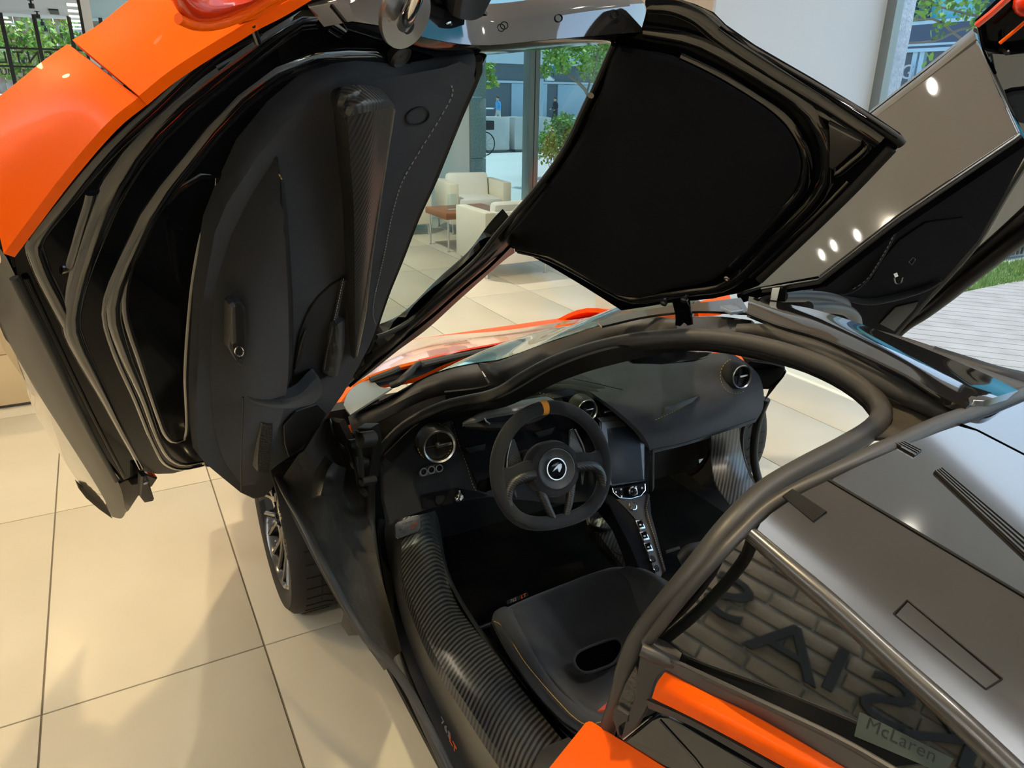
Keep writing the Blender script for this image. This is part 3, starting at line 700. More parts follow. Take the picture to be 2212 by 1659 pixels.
tree('broad-leaved street tree with arching grey branches in front of the office block', (7.2, yt, -.16),
     [((7.2, yt, -.16), (7.3, yt, 1.2), TL(2230, 130)), (TL(2230, 130), TL(2070, 80), TL(2030, 45), TL(1965, 42)), (TL(2200, 60), TL(2080, 62), TL(2020, 88), TL(1955, 93)), (TL(2230, 60), TL(2050, 20), TL(1990, 0))],
     [bl(2010, 15, yt, .13), bl(2035, 45, yt, .12), bl(2025, 70, yt, .08), bl(1990, 25, yt, .08), bl(2100, 40, yt, .12), bl(2120, 20, yt, .16), bl(2140, 60, yt, .14), bl(2080, 5, yt, .18), bl(2020, -20, yt, .2), bl(2010, 125, yt, .05), bl(2230, 0, yt, .4), bl(2180, -60, yt, .4)], 900, .085, 21, r0=.045, mats=(0, 2))
# machine standing on the grass
q = Xp(2185, 585, 7.6)
mc = thing('outdoor_unit', 'grey ribbed outdoor unit with pipes on the grass at the right edge', 'machine', (7.9, 4.9, -.09))
B().box((7.6, 4.75, -.07), (8.3, 5.05, .45), bev=.02).build('casing', mat('grey_enamel', (.30, .33, .35), .5), mc)
for k in range(7): B().box((7.63+.085*k, 4.735, -.03), (7.66+.085*k, 4.752, .40)).build('fin', DKSTEEL, mc)
B().tube([(7.2, 4.9, -.06), (7.3, 4.9, .12), (7.48, 4.9, .2), (7.62, 4.9, .14)], .045, n=8, res=10).build('pipe', DKSTEEL, mc)
# beyond the far end of the hall: rusty screen, young trees, parked car
RUST = mat('rust_streaked_sheet', (.55, .54, .50), .8, var=(1.3, .12, (.34, .14, .05)))
t = thing('corrugated_screen', 'pale corrugated metal screen with rust streaks behind the far window', 'wall', (-3, 33, -.02))
for k in range(26): B().box((-9+.6*k, 33-.08*(k % 2), -.02), (-9+.6*k+.57, 33.2, 7)).build('panel', RUST, t)
def young(px, y, lab, seed):
    base = Vector((Yp(px, 190, y).x, y, -.02)); q = lambda a, b: Yp(a, b, y)
    tree(lab, base, [(base, q(px-4, 120), q(px-8, 60)), (q(px-3, 130), q(px-25, 95), q(px-35, 60)), (q(px-4, 110), q(px+20, 90), q(px+35, 70)), (q(px-2, 150), q(px+15, 130), q(px+28, 112))],
         [bl(px-30, 75, y, .5), bl(px+20, 75, y, .5), bl(px-5, 110, y, .35), bl(px+30, 105, y, .45), bl(px-35, 115, y, .45), bl(px-10, 150, y, .3), bl(px+25, 140, y, .35), bl(px-28, 160, y, .3)], 900, .17, seed, r0=.07)
young(52, 28, 'slender multi-stemmed tree beyond the far window, in front of the rusty screen', 31)
young(-40, 31.2, 'young yellow-green tree beyond the far window at the left edge of the photo', 32)
young(140, 29.2, 'small tree with fine leaves beyond the far window beside the white column', 33)
pc = thing('parked_car', 'small white and red car parked beyond the far window at the left edge', 'car', (Yp(5, 205, 27).x, 26.6, -.02))
cx = pc.location.x
def prof(z0, pts, y0, y1, m, nm):
    b = B(); b.slab([Vector((cx+a, y0, z)) for a, z in pts], (0, y1-y0, 0), bev=.06); b.build(nm, m, pc)
prof(0, [(-2.0, .35), (2.0, .35), (2.05, .75), (1.2, .95), (-1.9, .98), (-2.05, .7)], 25.8, 27.4, mat('red_car_paint', (.5, .03, .05), .25, coat=1), 'body')
prof(0, [(-1.7, .97), (1.1, .95), (.5, 1.42), (-1.2, 1.45)], 25.95, 27.25, mat('car_window', (.08, .12, .14), .05, coat=1), 'cabin')
prof(0, [(-1.25, 1.44), (.55, 1.41), (.45, 1.50), (-1.15, 1.53)], 25.95, 27.25, WHITEW, 'roof')
for sx in (-1.25, 1.25):
    for yy in (25.78, 27.2): B().lathe([(.12, 0), (.30, 0), (.33, .03), (.33, .18), (.30, .2), (.1, .2)], (cx+sx, yy, .31), (0, 1, 0), n=20).build('wheel', TYRE, pc)
# ================================================================ the orange car
car = thing('sports_car', 'orange and gloss black sports car with both doors swung up, on cream tiles', 'car', (0, .8, 0))
def line3(a, b):
    """plane holding the 3D line a-b and facing the viewer, for tracing things that run along that line"""
    d = (b-a).normalized(); v = (CAM-(a+b)/2).normalized(); n = (v - d*v.dot(d)).normalized(); return Pl(a, n)
TO = lambda p: (CAM-p).normalized()

# ---------------------------------------------------------------- near door
sheet_door = B()
door_pts = DOOR((14, 556), (60, 480), (140, 375), (240, 262), (330, 185), (450, 105), (560, 55), (640, 20), (720, -14), (850, -40), (1000, -10), (1060, 36), (1058, 118), (1034, 160),
                (998, 240), (930, 400), (868, 560), (808, 722), (740, 850), (664, 967), (600, 1030), (440, 1003), (405, 1017), (370, 1026), (340, 1024), (318, 1014), (305, 1020), (262, 1042), (190, 937), (114, 773), (40, 610))
dn = DOOR.n
sheet_door.slab(door_pts, -dn*.016, bev=.006)
door = sheet_door.build('door', PIANO, car, label='raised near door, gloss black inner panel with suede trim')
# raised ribs and channels pressed into the inner panel
def rib(px, r, m=PIANO_R, off=0.0, name='rib', flat=True, parent=None, pl=DOOR, res=40, n=12):
    return B().tube(pl.off(off)(*px), r, n=n, res=res, flat=pl.n if flat else None).build(name, m, parent or door)
rib([(740, 64), (675, 34), (600, 75), (506, 146), (440, 195), (388, 238), (338, 285), (287, 345), (236, 425), (205, 500), (175, 585), (158, 650), (153, 700), (163, 735), (195, 800), (228, 863), (262, 930), (292, 985), (306, 1012)], [.009, .014, .015, .012, .009, .0065, .0052, .0048, .0048])
rib([(560, 62), (470, 112), (338, 232), (236, 326), (135, 444), (84, 508), (74, 528), (80, 555), (95, 595), (120, 645), (150, 703)], .008)
rib([(925, 155), (850, 138), (780, 117), (740, 123), (690, 128), (641, 140), (557, 190), (473, 272), (405, 356), (338, 440), (287, 540), (255, 610), (243, 671), (262, 747), (310, 861), (345, 956), (372, 994), (400, 1004), (440, 997)], [.005, .010, .011, .011, .009, .0065, .0055, .0052, .005, .005, .0048])
rib([(462, 275), (395, 358), (326, 446), (272, 545), (238, 620), (226, 672), (244, 750), (294, 866), (332, 960), (360, 1004), (396, 1014), (438, 1006)], .004)
rib([(287, 560), (273, 614), (270, 671), (304, 785), (342, 899), (357, 937), (376, 954), (395, 952), (402, 940), (402, 804), (410, 690), (421, 595), (440, 500), (456, 456), (476, 388), (469, 375), (456, 373), (422, 385), (371, 422), (331, 473), (304, 523), (290, 552)], .0045, res=70)
rib([(199, 417), (196, 432), (178, 490), (160, 550), (148, 578), (132, 583)], .006)
rib([(640, 64), (560, 100), (470, 152)], .006)
# lower blade of the door: satin edge band, glossy outer skin beyond it
band_in = DOOR((14, 556), (40, 610), (114, 773), (190, 937), (258, 1047), (272, 1107))
band_out = DOOR.off(-.06)((-4, 585), (0, 690), (68, 826), (125, 917), (220, 1069), (243, 1117))
B().sheet([band_in, [a.lerp(b, .5)+dn*.010 for a, b in zip(rs(band_in, 24), rs(band_out, 24))], band_out], n=24, m=9, back=-dn*.012).build('edge_band', mat('dark_brown_satin_edge', (.016, .014, .012), .42, spec=.4), door)
skin_out = DOOR.off(-.10)((-40, 640), (0, 727), (23, 779), (68, 843), (73, 877), (125, 972), (175, 1048), (220, 1093), (245, 1119))
B().sheet([band_out, skin_out], n=24, back=-dn*.012).build('lower_skin', mat('gloss_black_sill_paint', (.05, .048, .045), .10, coat=1, spec=.9, bump=('noise', 14, .25, .004)), door)
rib([(30, 600), (114, 768), (180, 905), (252, 1040)], .004, m=RUBBER2, off=.004, name='edge_seal')
rib([(58, 600), (126, 745), (196, 890), (268, 1030)], .003, m=PIANO, off=.002)
B().slab(DOOR.off(-.104)((165, 1040), (172, 1058), (186, 1076), (214, 1100), (244, 1122), (236, 1106), (205, 1076), (185, 1058)), -dn*.006, bev=.002).build('edge_lip', BLACK, door)
# striker bracket and flap at the bottom tip
B().slab(DOOR.off(-.01)((255, 1046), (275, 1036), (300, 1034), (310, 1020), (330, 1032), (341, 1033), (330, 1050), (318, 1056), (296, 1072), (280, 1102), (272, 1108), (262, 1080)), -dn*.03, bev=.003).build('striker_bracket', PIANO, door)
B().slab(DOOR.off(.02)((306, 1030), (318, 1027), (334, 1078), (331, 1083), (313, 1087), (305, 1076)), -dn*.012, bev=.003).build('bracket_flap', RUBBER2, door)
B().lathe([(.006, 0), (.006, .012), (.003, .014)], DOOR.off(.01).at(309, 1032), dn, n=10).build('bolt', STEEL, door)
# orange outer skin showing beyond the panel's upper edge
def oskin(inn, outer, name, m, k=.5):
    a = DOOR.off(.004)(*inn); b = DOOR.off(-.10)(*outer)
    ra, rb = rs(a, 24), rs(b, 24)
    mid = [p.lerp(q, .5)+TO(p)*.012 for p, q in zip(ra, rb)]
    B().sheet([ra, mid, rb], n=24, m=10, th=.01).build(name, m, door)
oskin([(8, 548), (60, 478), (140, 372), (240, 258), (299, 211)], [(-60, 250), (-20, 222), (40, 175), (95, 130), (146, 95)], 'outer_skin', ORANGE)
oskin([(300, 207), (360, 158), (440, 105), (505, 66), (540, 44), (600, 14), (690, -40)], [(156, 86), (200, 62), (260, 15), (310, -25), (340, -50), (400, -95), (470, -140)], 'outer_skin', ORANGE)
B().sheet([DOOR.off(.006)((366, -16), (392, 34), (424, 54), (470, 50), (525, 30), (600, -12)), DOOR.off(.012)((385, -20), (412, 18), (440, 30), (475, 26), (525, 8), (580, -18)), DOOR.off(.004)((410, -24), (440, -16), (460, -12), (490, -14), (525, -18), (560, -24))], n=20, m=10, th=.006).build('mirror_cap', REDORANGE, door)
B().tube(DOOR.off(.008)((385, 40), (425, 55), (470, 52), (525, 32), (575, 4), (610, -16)), .004, n=10, res=20).build('skin_edge', ORANGE, door)
B().slab(DOOR.off(.010)((508, 43), (560, 15), (640, -22), (640, -2), (556, 32), (520, 60)), -dn*.02, bev=.004).build('skin_flange', ORANGE, door)
B().tube(DOOR.off(.004)((545, 52), (550, 70), (558, 92)), .0028, n=8).build('drain_clip', DKSTEEL, door)
# pedestal mirror glass seen from behind at the top of the frame, screw plugs
ax = (dn + Vector((.1, -.2, .1))).normalized(); mc_ = DOOR.off(.045).at(874, 32)
B().lathe([(.001, -.004), (.032, -.004), (.0345, 0), (.034, .003), (.001, .004)], mc_, ax, n=40, caps=False, sx=.8).build('round_cap', mat('brushed_grey_disc', (.30, .28, .26), .28, metal=.85, coat=.4), door)
B().tube([DOOR.off(.055).at(872, 54), DOOR.off(.075).at(884, 30), DOOR.off(.08).at(897, 0), DOOR.off(.08).at(905, -25)], .006, n=10, res=10).build('pull_rod', CHROME, door)
for q in ((869, 48), (872, 17)): B().lathe([(.006, -.01), (.006, .009)], DOOR.off(.045).at(*q), ax, n=12).build('hole_plug', BLACK, door)
B().lathe([(.012, -.008), (.0135, .004), (.011, .007), (.010, .004), (.001, .004)], DOOR.off(.004).at(861, 117), dn, n=24, caps=False).build('rubber_stop', RUBBER, door)
B().lathe([(.006, 0), (.0075, .003), (.006, .004), (.004, .002), (.001, .002)], DOOR.off(.012).at(962, 54), dn, n=20, caps=False).build('screw_ring', CHROME, door)
for q in ((791, 29), (699, 50)): B().lathe([(.007, 0), (.007, .004), (.001, .006)], DOOR.off(.004).at(*q), dn, n=16, caps=False).build('plug', PIANO, door)
# ---- suede door card
card = [(465, 500), (446, 600), (438, 650), (427, 804), (423, 880), (426, 950), (430, 985), (446, 1003), (482, 1033), (520, 1064), (548, 1080), (570, 1075), (607, 1041), (664, 969), (700, 908), (740, 852), (772, 797), (803, 745), (809, 720),
        (837, 634), (868, 556), (903, 464), (937, 390), (971, 305), (998, 238), (1026, 174), (1037, 140), (1033, 125), (1019, 127), (990, 146), (954, 160), (910, 169), (861, 165), (790, 160), (740, 167), (675, 201), (608, 257), (540, 338), (490, 440)]
co = B(); co.slab(DOOR.off(.022)(*card), -dn*.022, bev=.010, seg=3, smooth=0); dc = co.build('door_card', ALC, door)
def cslab(px, off, th, bev, name, m, smooth=0, parent=None, label=None):
    return B().slab(DOOR.off(off)(*px), -dn*th, bev=bev, smooth=smooth).build(name, m, parent or door, label=label)
def csheet(rows, name, m, n=20, mm=None, back=.012):
    R = [[DOOR.off(o).at(a, b) for a, b, o in r] for r in rows]
    return B().sheet(R, n=n, m=mm, back=-dn*back).build(name, m, door)
# swelling left bolster of the card, with its sharp inner crease
csheet([[(600, 340, .024), (520, 470, .024), (474, 600, .024), (458, 760, .024), (462, 900, .024), (480, 985, .024), (523, 1050, .024)],
        [(602, 355, .030), (556, 480, .040), (530, 620, .050), (520, 760, .055), (522, 900, .055), (530, 980, .05), (541, 1052, .036)],
        [(606, 380, .034), (613, 470, .060), (620, 600, .072), (624, 700, .076), (623, 800, .076), (614, 880, .070), (600, 930, .05)]], 'card_bolster', ALC, n=26, mm=10)
csheet([[(606, 380, .034), (613, 470, .060), (620, 600, .072), (624, 700, .076), (623, 800, .076), (616, 850, .070)],
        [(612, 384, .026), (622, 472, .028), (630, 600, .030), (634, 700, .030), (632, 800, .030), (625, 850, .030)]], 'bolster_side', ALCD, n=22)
# map pocket: flat panel, the shadow inside put into its dark colour
cslab([(640, 815), (640, 770), (655, 700), (690, 640), (742, 600), (746, 690), (728, 790), (700, 818)], .0255, .004, .002, 'map_pocket', mat('pocket_shade', (.006, .006, .007), .95), smooth=40)
B().tube(DOOR.off(.03)((742, 602), (725, 679), (707, 760), (700, 800)), .004, n=8, res=20).build('pocket_rim', ALC, door)
stuff(B().dashes(DOOR.off(.0345)((742, 602), (725, 679), (707, 760), (700, 800)), r=.0007).build('stitching', WSTITCH, door))
csheet([[(716, 718, .03), (707, 760, .03), (700, 806, .03)], [(730, 700, .045), (724, 760, .05), (716, 814, .045)], [(745, 690, .03), (744, 750, .03), (730, 812, .03)]], 'ribbed_cup', carbon('ribbed_carbon_cup', (.012, .014, .016), (.06, .07, .08), 120), n=16, mm=10)
B().tube(DOOR.off(.034)((660, 712), (652, 735), (644, 770), (638, 798)), [.002, .005, .005, .002], n=8, res=14).build('inner_latch', PLASTIC, door)
# release handle in its recess
cslab([(497, 662), (505, 656), (520, 654), (531, 667), (533, 720), (533, 762), (525, 791), (520, 791), (512, 781), (495, 754), (496, 705)], .062, .012, .002, 'handle_bezel', PLASTIC)
cslab([(500, 668), (507, 662), (519, 660), (527, 672), (528, 758), (521, 780), (515, 775), (501, 752)], .0632, .003, .001, 'handle_recess', BLACK)
B().slab(DOOR.off(.069)((501, 666), (510, 661), (512, 740), (502, 745)), -dn*.006, bev=.002).build('release_handle', GREYP, door)
B().tube([DOOR.off(.066).at(517, 759)+ (DOOR.off(.066).at(526, 759)-DOOR.off(.066).at(517, 759))*math.cos(k*PI/8)+(DOOR.off(.066).at(517, 770)-DOOR.off(.066).at(517, 759))*math.sin(k*PI/8) for k in range(16)], .0012, n=6, closed=True).build('lock_ring', CHROME, door)
# pull strap, lower pocket, speaker grille
csheet([[(526, 834, .054), (540, 850, .060), (560, 859, .066), (585, 862, .07), (622, 861, .08), (655, 846, .072), (676, 823, .058), (688, 813, .05)],
        [(526, 846, .056), (545, 866, .066), (575, 872, .074), (610, 872, .082), (650, 862, .076), (680, 845, .062), (696, 832, .05)],
        [(526, 855, .054), (540, 868, .060), (569, 879, .066), (607, 882, .074), (645, 880, .066), (683, 868, .054), (695, 853, .046)]], 'pull_strap', ALC, n=24, mm=9, back=.02)
B().tube(DOOR.off(.060)((525, 858), (524, 900), (521, 1000), (521, 1060)), .0013, n=5).build('card_seam', BLACK, door)
cslab([(566, 914), (578, 917), (590, 916), (587, 950), (584, 990), (581, 1024), (568, 1022), (556, 1019), (557, 985), (561, 950)], .070, .030, .003, 'speaker_grille', mat('black_honeycomb_mesh', (.008, .008, .008), .5, bump=('voronoi', 190, 1.0, .004)))
cslab([(612, 920), (640, 890), (686, 874), (706, 893), (680, 935), (650, 970), (624, 988), (616, 960)], .03, .004, .002, 'lower_pocket', carbon('fine_ribbed_pocket', (.006, .006, .007), (.02, .02, .022), 150))
# tapering carbon blade over the card
csheet([[(727, 224, .03), (745, 210, .042), (780, 205, .050), (815, 206, .050), (838, 212, .046), (851, 225, .040)],
        [(731, 240, .034), (750, 230, .055), (780, 225, .060), (815, 221, .058), (838, 220, .052), (852, 227, .042)],
        [(736, 256, .036), (750, 252, .060), (775, 246, .063), (802, 240, .062), (830, 233, .056), (852, 228, .043)]], 'blade_tip', CARB, n=18, mm=8)
csheet([[(736, 256, .036), (742, 350, .034), (751, 441, .034), (755, 560, .034), (758, 668, .034), (764, 776, .034)],
        [(750, 252, .060), (757, 350, .058), (764, 441, .055), (766, 560, .052), (767, 668, .046), (767, 772, .040)]], 'blade_side', CARB, n=24)
csheet([[(750, 252, .060), (757, 350, .058), (764, 441, .055), (766, 560, .052), (767, 668, .046), (767, 772, .040)],
        [(802, 240, .062), (796, 350, .060), (790, 441, .056), (784, 560, .052), (777, 668, .046), (769, 770, .040)],
        [(852, 228, .043), (830, 373, .044), (816, 460, .043), (802, 560, .042), (788, 679, .038), (771, 766, .034)]], 'carbon_blade', CARB, n=28, mm=8)
B().tube(DOOR.off(.044)((852, 236), (831, 373), (804, 560), (790, 679), (772, 770)), .0012, n=5, res=20).build('blade_edge', STEEL, door)
st = [(975, 185), (979, 201), (951, 254), (903, 332), (870, 390), (849, 458), (829, 556), (823, 582), (808, 650), (806, 680), (812, 701)]
stuff(B().dashes(DOOR.off(.0235)(*st), L=.0055, gap=.0045, r=.0008).build('stitching', WSTITCH, door))
stuff(B().dashes(DOOR.off(.040)((603, 377), (607, 384), (611, 390)), L=.004, gap=.003, r=.0008).build('stitching', YSTITCH, door))
c0 = DOOR.off(.0235).at(902, 251)
B().tube([DOOR.off(.0235).at(902+24*math.cos(k*PI/12)-5*math.sin(k*PI/12), 251-17*math.sin(k*PI/12)-8*math.cos(k*PI/12)) for k in range(24)], .0012, n=5, closed=True).build('tweeter_outline', BLACK, door)
B().tube(DOOR.off(.018)((1034, 126), (1037, 142), (1026, 174), (998, 238), (971, 305), (937, 390), (903, 464), (868, 556), (837, 634), (809, 720), (803, 745), (772, 797)), .005, n=8, res=40).build('waist_seal', RUBBER2, door)
# ---- door window glass and the black frame around it
gl = [(1040, 118), (1180, 105), (1322, 92), (1276, 200), (1209, 336), (1141, 424), (1073, 492), (1022, 558), (960, 613), (880, 690), (835, 713), (808, 722), (868, 556), (937, 390), (998, 238), (1034, 140)]
B().slab(WIN.off(-.012)(*gl), -WIN.n*.004).build('window_glass', CLEAR, door)
def wsheet(rows, name, m, n=24, back=.02, mm=None):
    return B().sheet([[WIN.off(o).at(a, b) for a, b, o in r] for r in rows], n=n, m=mm, back=-WIN.n*back).build(name, m, door)
# rear frame: reflecting upper face, rolled lower lip
wsheet([[(690, 40, .005), (740, 8, .005), (840, -20, .0), (950, 10, .0), (1055, 37, .0), (1200, 22, .0), (1320, 12, .0), (1392, 7, .0)],
        [(700, 58, .030), (745, 46, .030), (840, 60, .03), (930, 84, .03), (1036, 98, .03), (1180, 86, .03), (1320, 74, .03), (1402, 68, .03)]], 'rear_frame', PIANO_G, mm=6)
wsheet([[(745, 47, .030), (840, 61, .03), (930, 85, .03), (1036, 99, .03), (1180, 87, .03), (1320, 75, .03), (1402, 69, .03)],
        [(750, 62, .020), (850, 90, .02), (930, 112, .02), (1040, 112, .02), (1180, 99, .02), (1320, 86, .02), (1402, 82, .02)],
        [(752, 70, .0), (850, 100, .0), (940, 124, .0), (1040, 120, .0), (1180, 107, .0), (1320, 93, .0), (1402, 88, .0)]], 'frame_lip', PIANO, mm=8)
def frame_off(x, y): yt = 37-30*(x-1055)/337; return .0012+.03*(y-yt)/61
for q in ((1089, 55), (1207, 39), (1328, 31)):
    B().tube([WIN.off(frame_off(q[0]+8*math.cos(k*PI/10), q[1]+8*math.sin(k*PI/10))).at(q[0]+8*math.cos(k*PI/10), q[1]+8*math.sin(k*PI/10)) for k in range(20)], .0006, n=6, closed=True).build('round_plug', PIANO, door)
wsheet([[(985, -8, .012), (1008, -12, .012), (1052, -12, .012), (1068, -14, .012)], [(978, 34, .012), (992, 40, .02), (1020, 44, .02), (1042, 36, .012)]], 'hinge_cover', PLASTIC)
# A pillar bar running from the roof panel down to the hinge
pa = [(1113, 541), (1080, 560), (1022, 605), (960, 655), (880, 722), (820, 768), (770, 812)]
wsheet([[(1098, 466, .0), (1073, 492, .0), (1022, 558, .0), (960, 613, .0), (880, 690, .0), (835, 713, .0), (808, 722, .0), (775, 790, .0)],
        [(1104, 500, .020), (1060, 530, .024), (1010, 580, .024), (945, 634, .024), (878, 700, .024), (832, 736, .024), (800, 760, .024), (768, 805, .02)],
        [(1112, 546, .0), (1097, 556, .0), (1004, 637, .0), (920, 713, .0), (856, 760, .0), (800, 805, .0), (764, 830, .0), (747, 838, .0)]], 'pillar_frame', mat('semi_gloss_black', (.004, .004, .004), .38, spec=.3), mm=10, n=28)
for row, r in (([(1180, 392), (1138, 444), (1100, 500), (1050, 560), (990, 612), (930, 664), (868, 718), (810, 765), (768, 815)], .006), ([(1112, 520), (1060, 573), (1000, 624), (935, 682), (868, 736), (805, 790), (755, 834)], .004), ([(1276, 206), (1209, 340), (1143, 426), (1078, 500), (1030, 560), (968, 616), (890, 690), (838, 720), (812, 728)], .006)):
    B().tube(WIN.off(.022)(*row), r, n=8, res=30).build('frame_seal', RUBBER2 if r > .005 else PIANO, door)
# ---- roof section of the door
rn = ROOF.n
rf = [(1112, 545), (1140, 548), (1186, 574), (1250, 612), (1298, 642), (1342, 672), (1400, 662), (1440, 655), (1540, 645), (1600, 634), (1640, 618), (1722, 541), (1774, 489), (1860, 402), (1948, 312), (1938, 299), (1871, 254), (1747, 179), (1624, 108), (1561, 64), (1534, 37), (1493, 19), (1448, 5), (1398, 2), (1388, 70), (1330, 88),
      (1276, 200), (1209, 336), (1141, 424), (1098, 478)]
B().slab(ROOF(*rf), -rn*.012, bev=.003).build('roof_panel', PIANO, door)
def rrib(px, r, m=PIANO_R, off=.002, name='roof_rib', flat=True): return B().tube(ROOF.off(off)(*px), r, n=10, res=44, flat=rn if flat else None).build(name, m, door)
rrib([(1392, 66), (1440, 74), (1490, 84), (1530, 100), (1600, 140), (1700, 200), (1748, 240), (1778, 290), (1790, 345), (1786, 390), (1760, 432), (1720, 475), (1650, 545), (1600, 596), (1556, 622), (1500, 630), (1430, 640), (1360, 648), (1320, 630), (1250, 590), (1180, 555), (1118, 540)], .012)
rrib([(1530, 62), (1600, 112), (1700, 175), (1780, 225), (1850, 272), (1900, 306)], .012)
rrib([(1470, 124), (1550, 162), (1640, 218), (1686, 250), (1716, 285), (1738, 330), (1742, 370), (1730, 410), (1700, 446), (1640, 512), (1580, 575)], .010, off=.004)
rrib([(1742, 232), (1800, 262), (1868, 302), (1876, 314), (1840, 350), (1800, 378), (1784, 372), (1790, 330), (1776, 280)], .006)
rrib([(1640, 606), (1720, 530), (1774, 478), (1850, 402), (1925, 322)], .008, m=RUBBER2)
rrib([(1620, 600), (1700, 526), (1760, 470), (1835, 392)], .005)
rrib([(1400, 10), (1448, 14), (1500, 34), (1545, 70)], .014)
B().slab(ROOF.off(.012)((1788, 268), (1860, 306), (1858, 316), (1800, 368), (1788, 362), (1796, 320)), -rn*.01, bev=.002).build('corner_plate', mat('brown_gloss_plate', (.03, .026, .022), .15, coat=1, spec=.8), door)
B().lathe([(.005, 0), (.0062, .003), (.004, .004), (.001, .002)], ROOF.off(.016).at(1571, 600), rn, n=14, caps=False).build('screw_ring', STEEL, door)
hl = [(1338, 96), (1380, 107), (1439, 115), (1469, 126), (1546, 164), (1610, 202), (1668, 241), (1710, 285), (1729, 329), (1733, 359), (1725, 396), (1710, 426), (1680, 462), (1639, 508), (1587, 564), (1564, 587), (1542, 602), (1512, 613), (1440, 626), (1400, 641), (1363, 643), (1335, 640), (1298, 622), (1256, 595), (1186, 556), (1130, 540), (1113, 538), (1095, 532), (1090, 520), (1120, 478), (1180, 404), (1240, 318), (1296, 205)]
hb = B(); cen = ROOF.off(.018).at(1420, 370)
o1 = rs(ROOF.off(.002)(*hl), 90, closed=True)
rings = [o1]
for k, (s_, o_) in enumerate(((.985, .012), (.95, .018), (.7, .022), (.4, .023))):
    rings.append([cen + (p-cen)*s_ + rn*(o_-.0) for p in rs(ROOF(*hl), 90, closed=True)] if False else [(ROOF.off(o_).at(1420, 370)) + (q-ROOF.off(o_).at(1420, 370))*s_ for q in rs(ROOF.off(o_)(*hl), 90, closed=True)])
vsr = [[hb.bm.verts.new(p) for p in r] for r in rings]
for a, b in zip(vsr, vsr[1:]):
    for j in range(90): hb.bm.faces.new((a[j], a[(j+1) % 90], b[(j+1) % 90], b[j]))
hb.bm.faces.new(vsr[-1]); hb.build('headliner', ALCD, door)
B().tube(ROOF.off(-.006)((1398, 4), (1448, 7), (1493, 21), (1534, 39), (1561, 66), (1624, 110), (1747, 181), (1871, 256), (1938, 301), (1948, 312)), .007, n=10, res=40).build('roof_rim', BLACK, door)
B().tube(ROOF.off(.008)((1326, 96), (1278, 204), (1212, 338), (1145, 424), (1104, 474)), .005, n=8, res=24).build('roof_edge_seal', RUBBER2, door)
# hinge arm between the door and the header
hg = Zp(1470, 700, 1.145)
hb = B(); pq = line3(ROOF.at(1470, 655), hg)
hb.slab(pq((1450, 648), (1482, 646), (1490, 664), (1497, 702), (1484, 705), (1478, 690), (1470, 706), (1458, 704), (1462, 680)), -pq.n*.03, bev=.003); hb.build('hinge_arm', PIANO, door)
for q in ((1436, 651), (1480, 644)): B().lathe([(.008, 0), (.008, .008), (.004, .010)], ROOF.off(.006).at(*q), rn, n=12).build('hinge_bolt', DKSTEEL, door)

# ---------------------------------------------------------------- body around the near opening
def zsheet(rows, name, m, n=28, mm=None, th=.006, back=None, parent=car, label=None):
    R = [[(FN[r[0]](a, b, c)) for a, b, c in r[1:]] for r in rows]
    return B().sheet(R, n=n, m=mm, th=th, back=back).build(name, m, parent, label=label)
def L(kind, v, *pts):      # row with interpolated depth
    n = len(pts); r = [kind]
    for i, (a, b) in enumerate(pts):
        if isinstance(v, tuple):
            t = i/(n-1)*(len(v)-1); k = min(int(t), len(v)-2); vv = v[k]+(v[k+1]-v[k])*(t-k)
        else: vv = v
        r.append((a, b, vv))
    return r
# main weather strip: sill, pillar, header, roof spine, rear, B pillar
seal_sill = P3('x', (985, 1700, -.775), (965, 1659, -.775), (930, 1585, -.775), (872, 1455, -.77), (832, 1335, -.765), (812, 1230, -.755), (802, 1150, -.74), (800, 1085, -.73))
seal_up = P3('z', (802, 1040, .60), (812, 1000, .66), (832, 962, .71), (868, 925, .755), (912, 898, .795), (962, 877, .83), (1010, 866, .86), (1052, 858, .885), (1085, 846, .90), (1125, 820, .93), (1190, 786, .98), (1260, 760, 1.03), (1330, 742, 1.07), (1400, 731, 1.10), (1500, 726, 1.118), (1600, 736, 1.125), (1700, 760, 1.125), (1800, 799, 1.12), (1862, 836, 1.11), (1896, 868, 1.10), (1905, 895, 1.095), (1885, 925, 1.09), (1820, 966, 1.085), (1740, 1008, 1.08), (1660, 1055, 1.07), (1612, 1096, 1.06), (1560, 1152, 1.04), (1500, 1228, 1.0), (1440, 1300, .95), (1395, 1356, .90), (1368, 1400, .865), (1350, 1450, .82), (1338, 1500, .77), (1318, 1560, .70), (1296, 1620, .63))
B().tube(seal_sill+seal_up, [.012, .014, .015, .014, .014, .016, .018, .018, .018, .018, .018, .017, .015, .013], n=12, res=150).build('door_seal', RUBBER, car)
B().tube([p+Vector((0, .004, -.018)) for p in rs(seal_up, 80)], .012, n=8).build('seal_carrier', BLACK, car)
# inner trim of the opening (black band under the seal: pillar, header, roof rail)
zsheet([L('z', (.72, .78, .85, .90, 1.0, 1.07, 1.10, 1.105, 1.10, 1.085), (828, 985), (905, 915), (1000, 880), (1085, 858), (1200, 795), (1330, 752), (1500, 738), (1700, 773), (1810, 815), (1868, 862)),
        L('z', (.68, .74, .80, .845, .95, 1.03, 1.06, 1.07, 1.06, 1.045), (845, 1000), (925, 930), (1010, 897), (1095, 878), (1215, 822), (1335, 785), (1490, 758), (1660, 782), (1775, 820), (1880, 884))], 'opening_trim', BLACK, n=50, mm=4, th=.01)
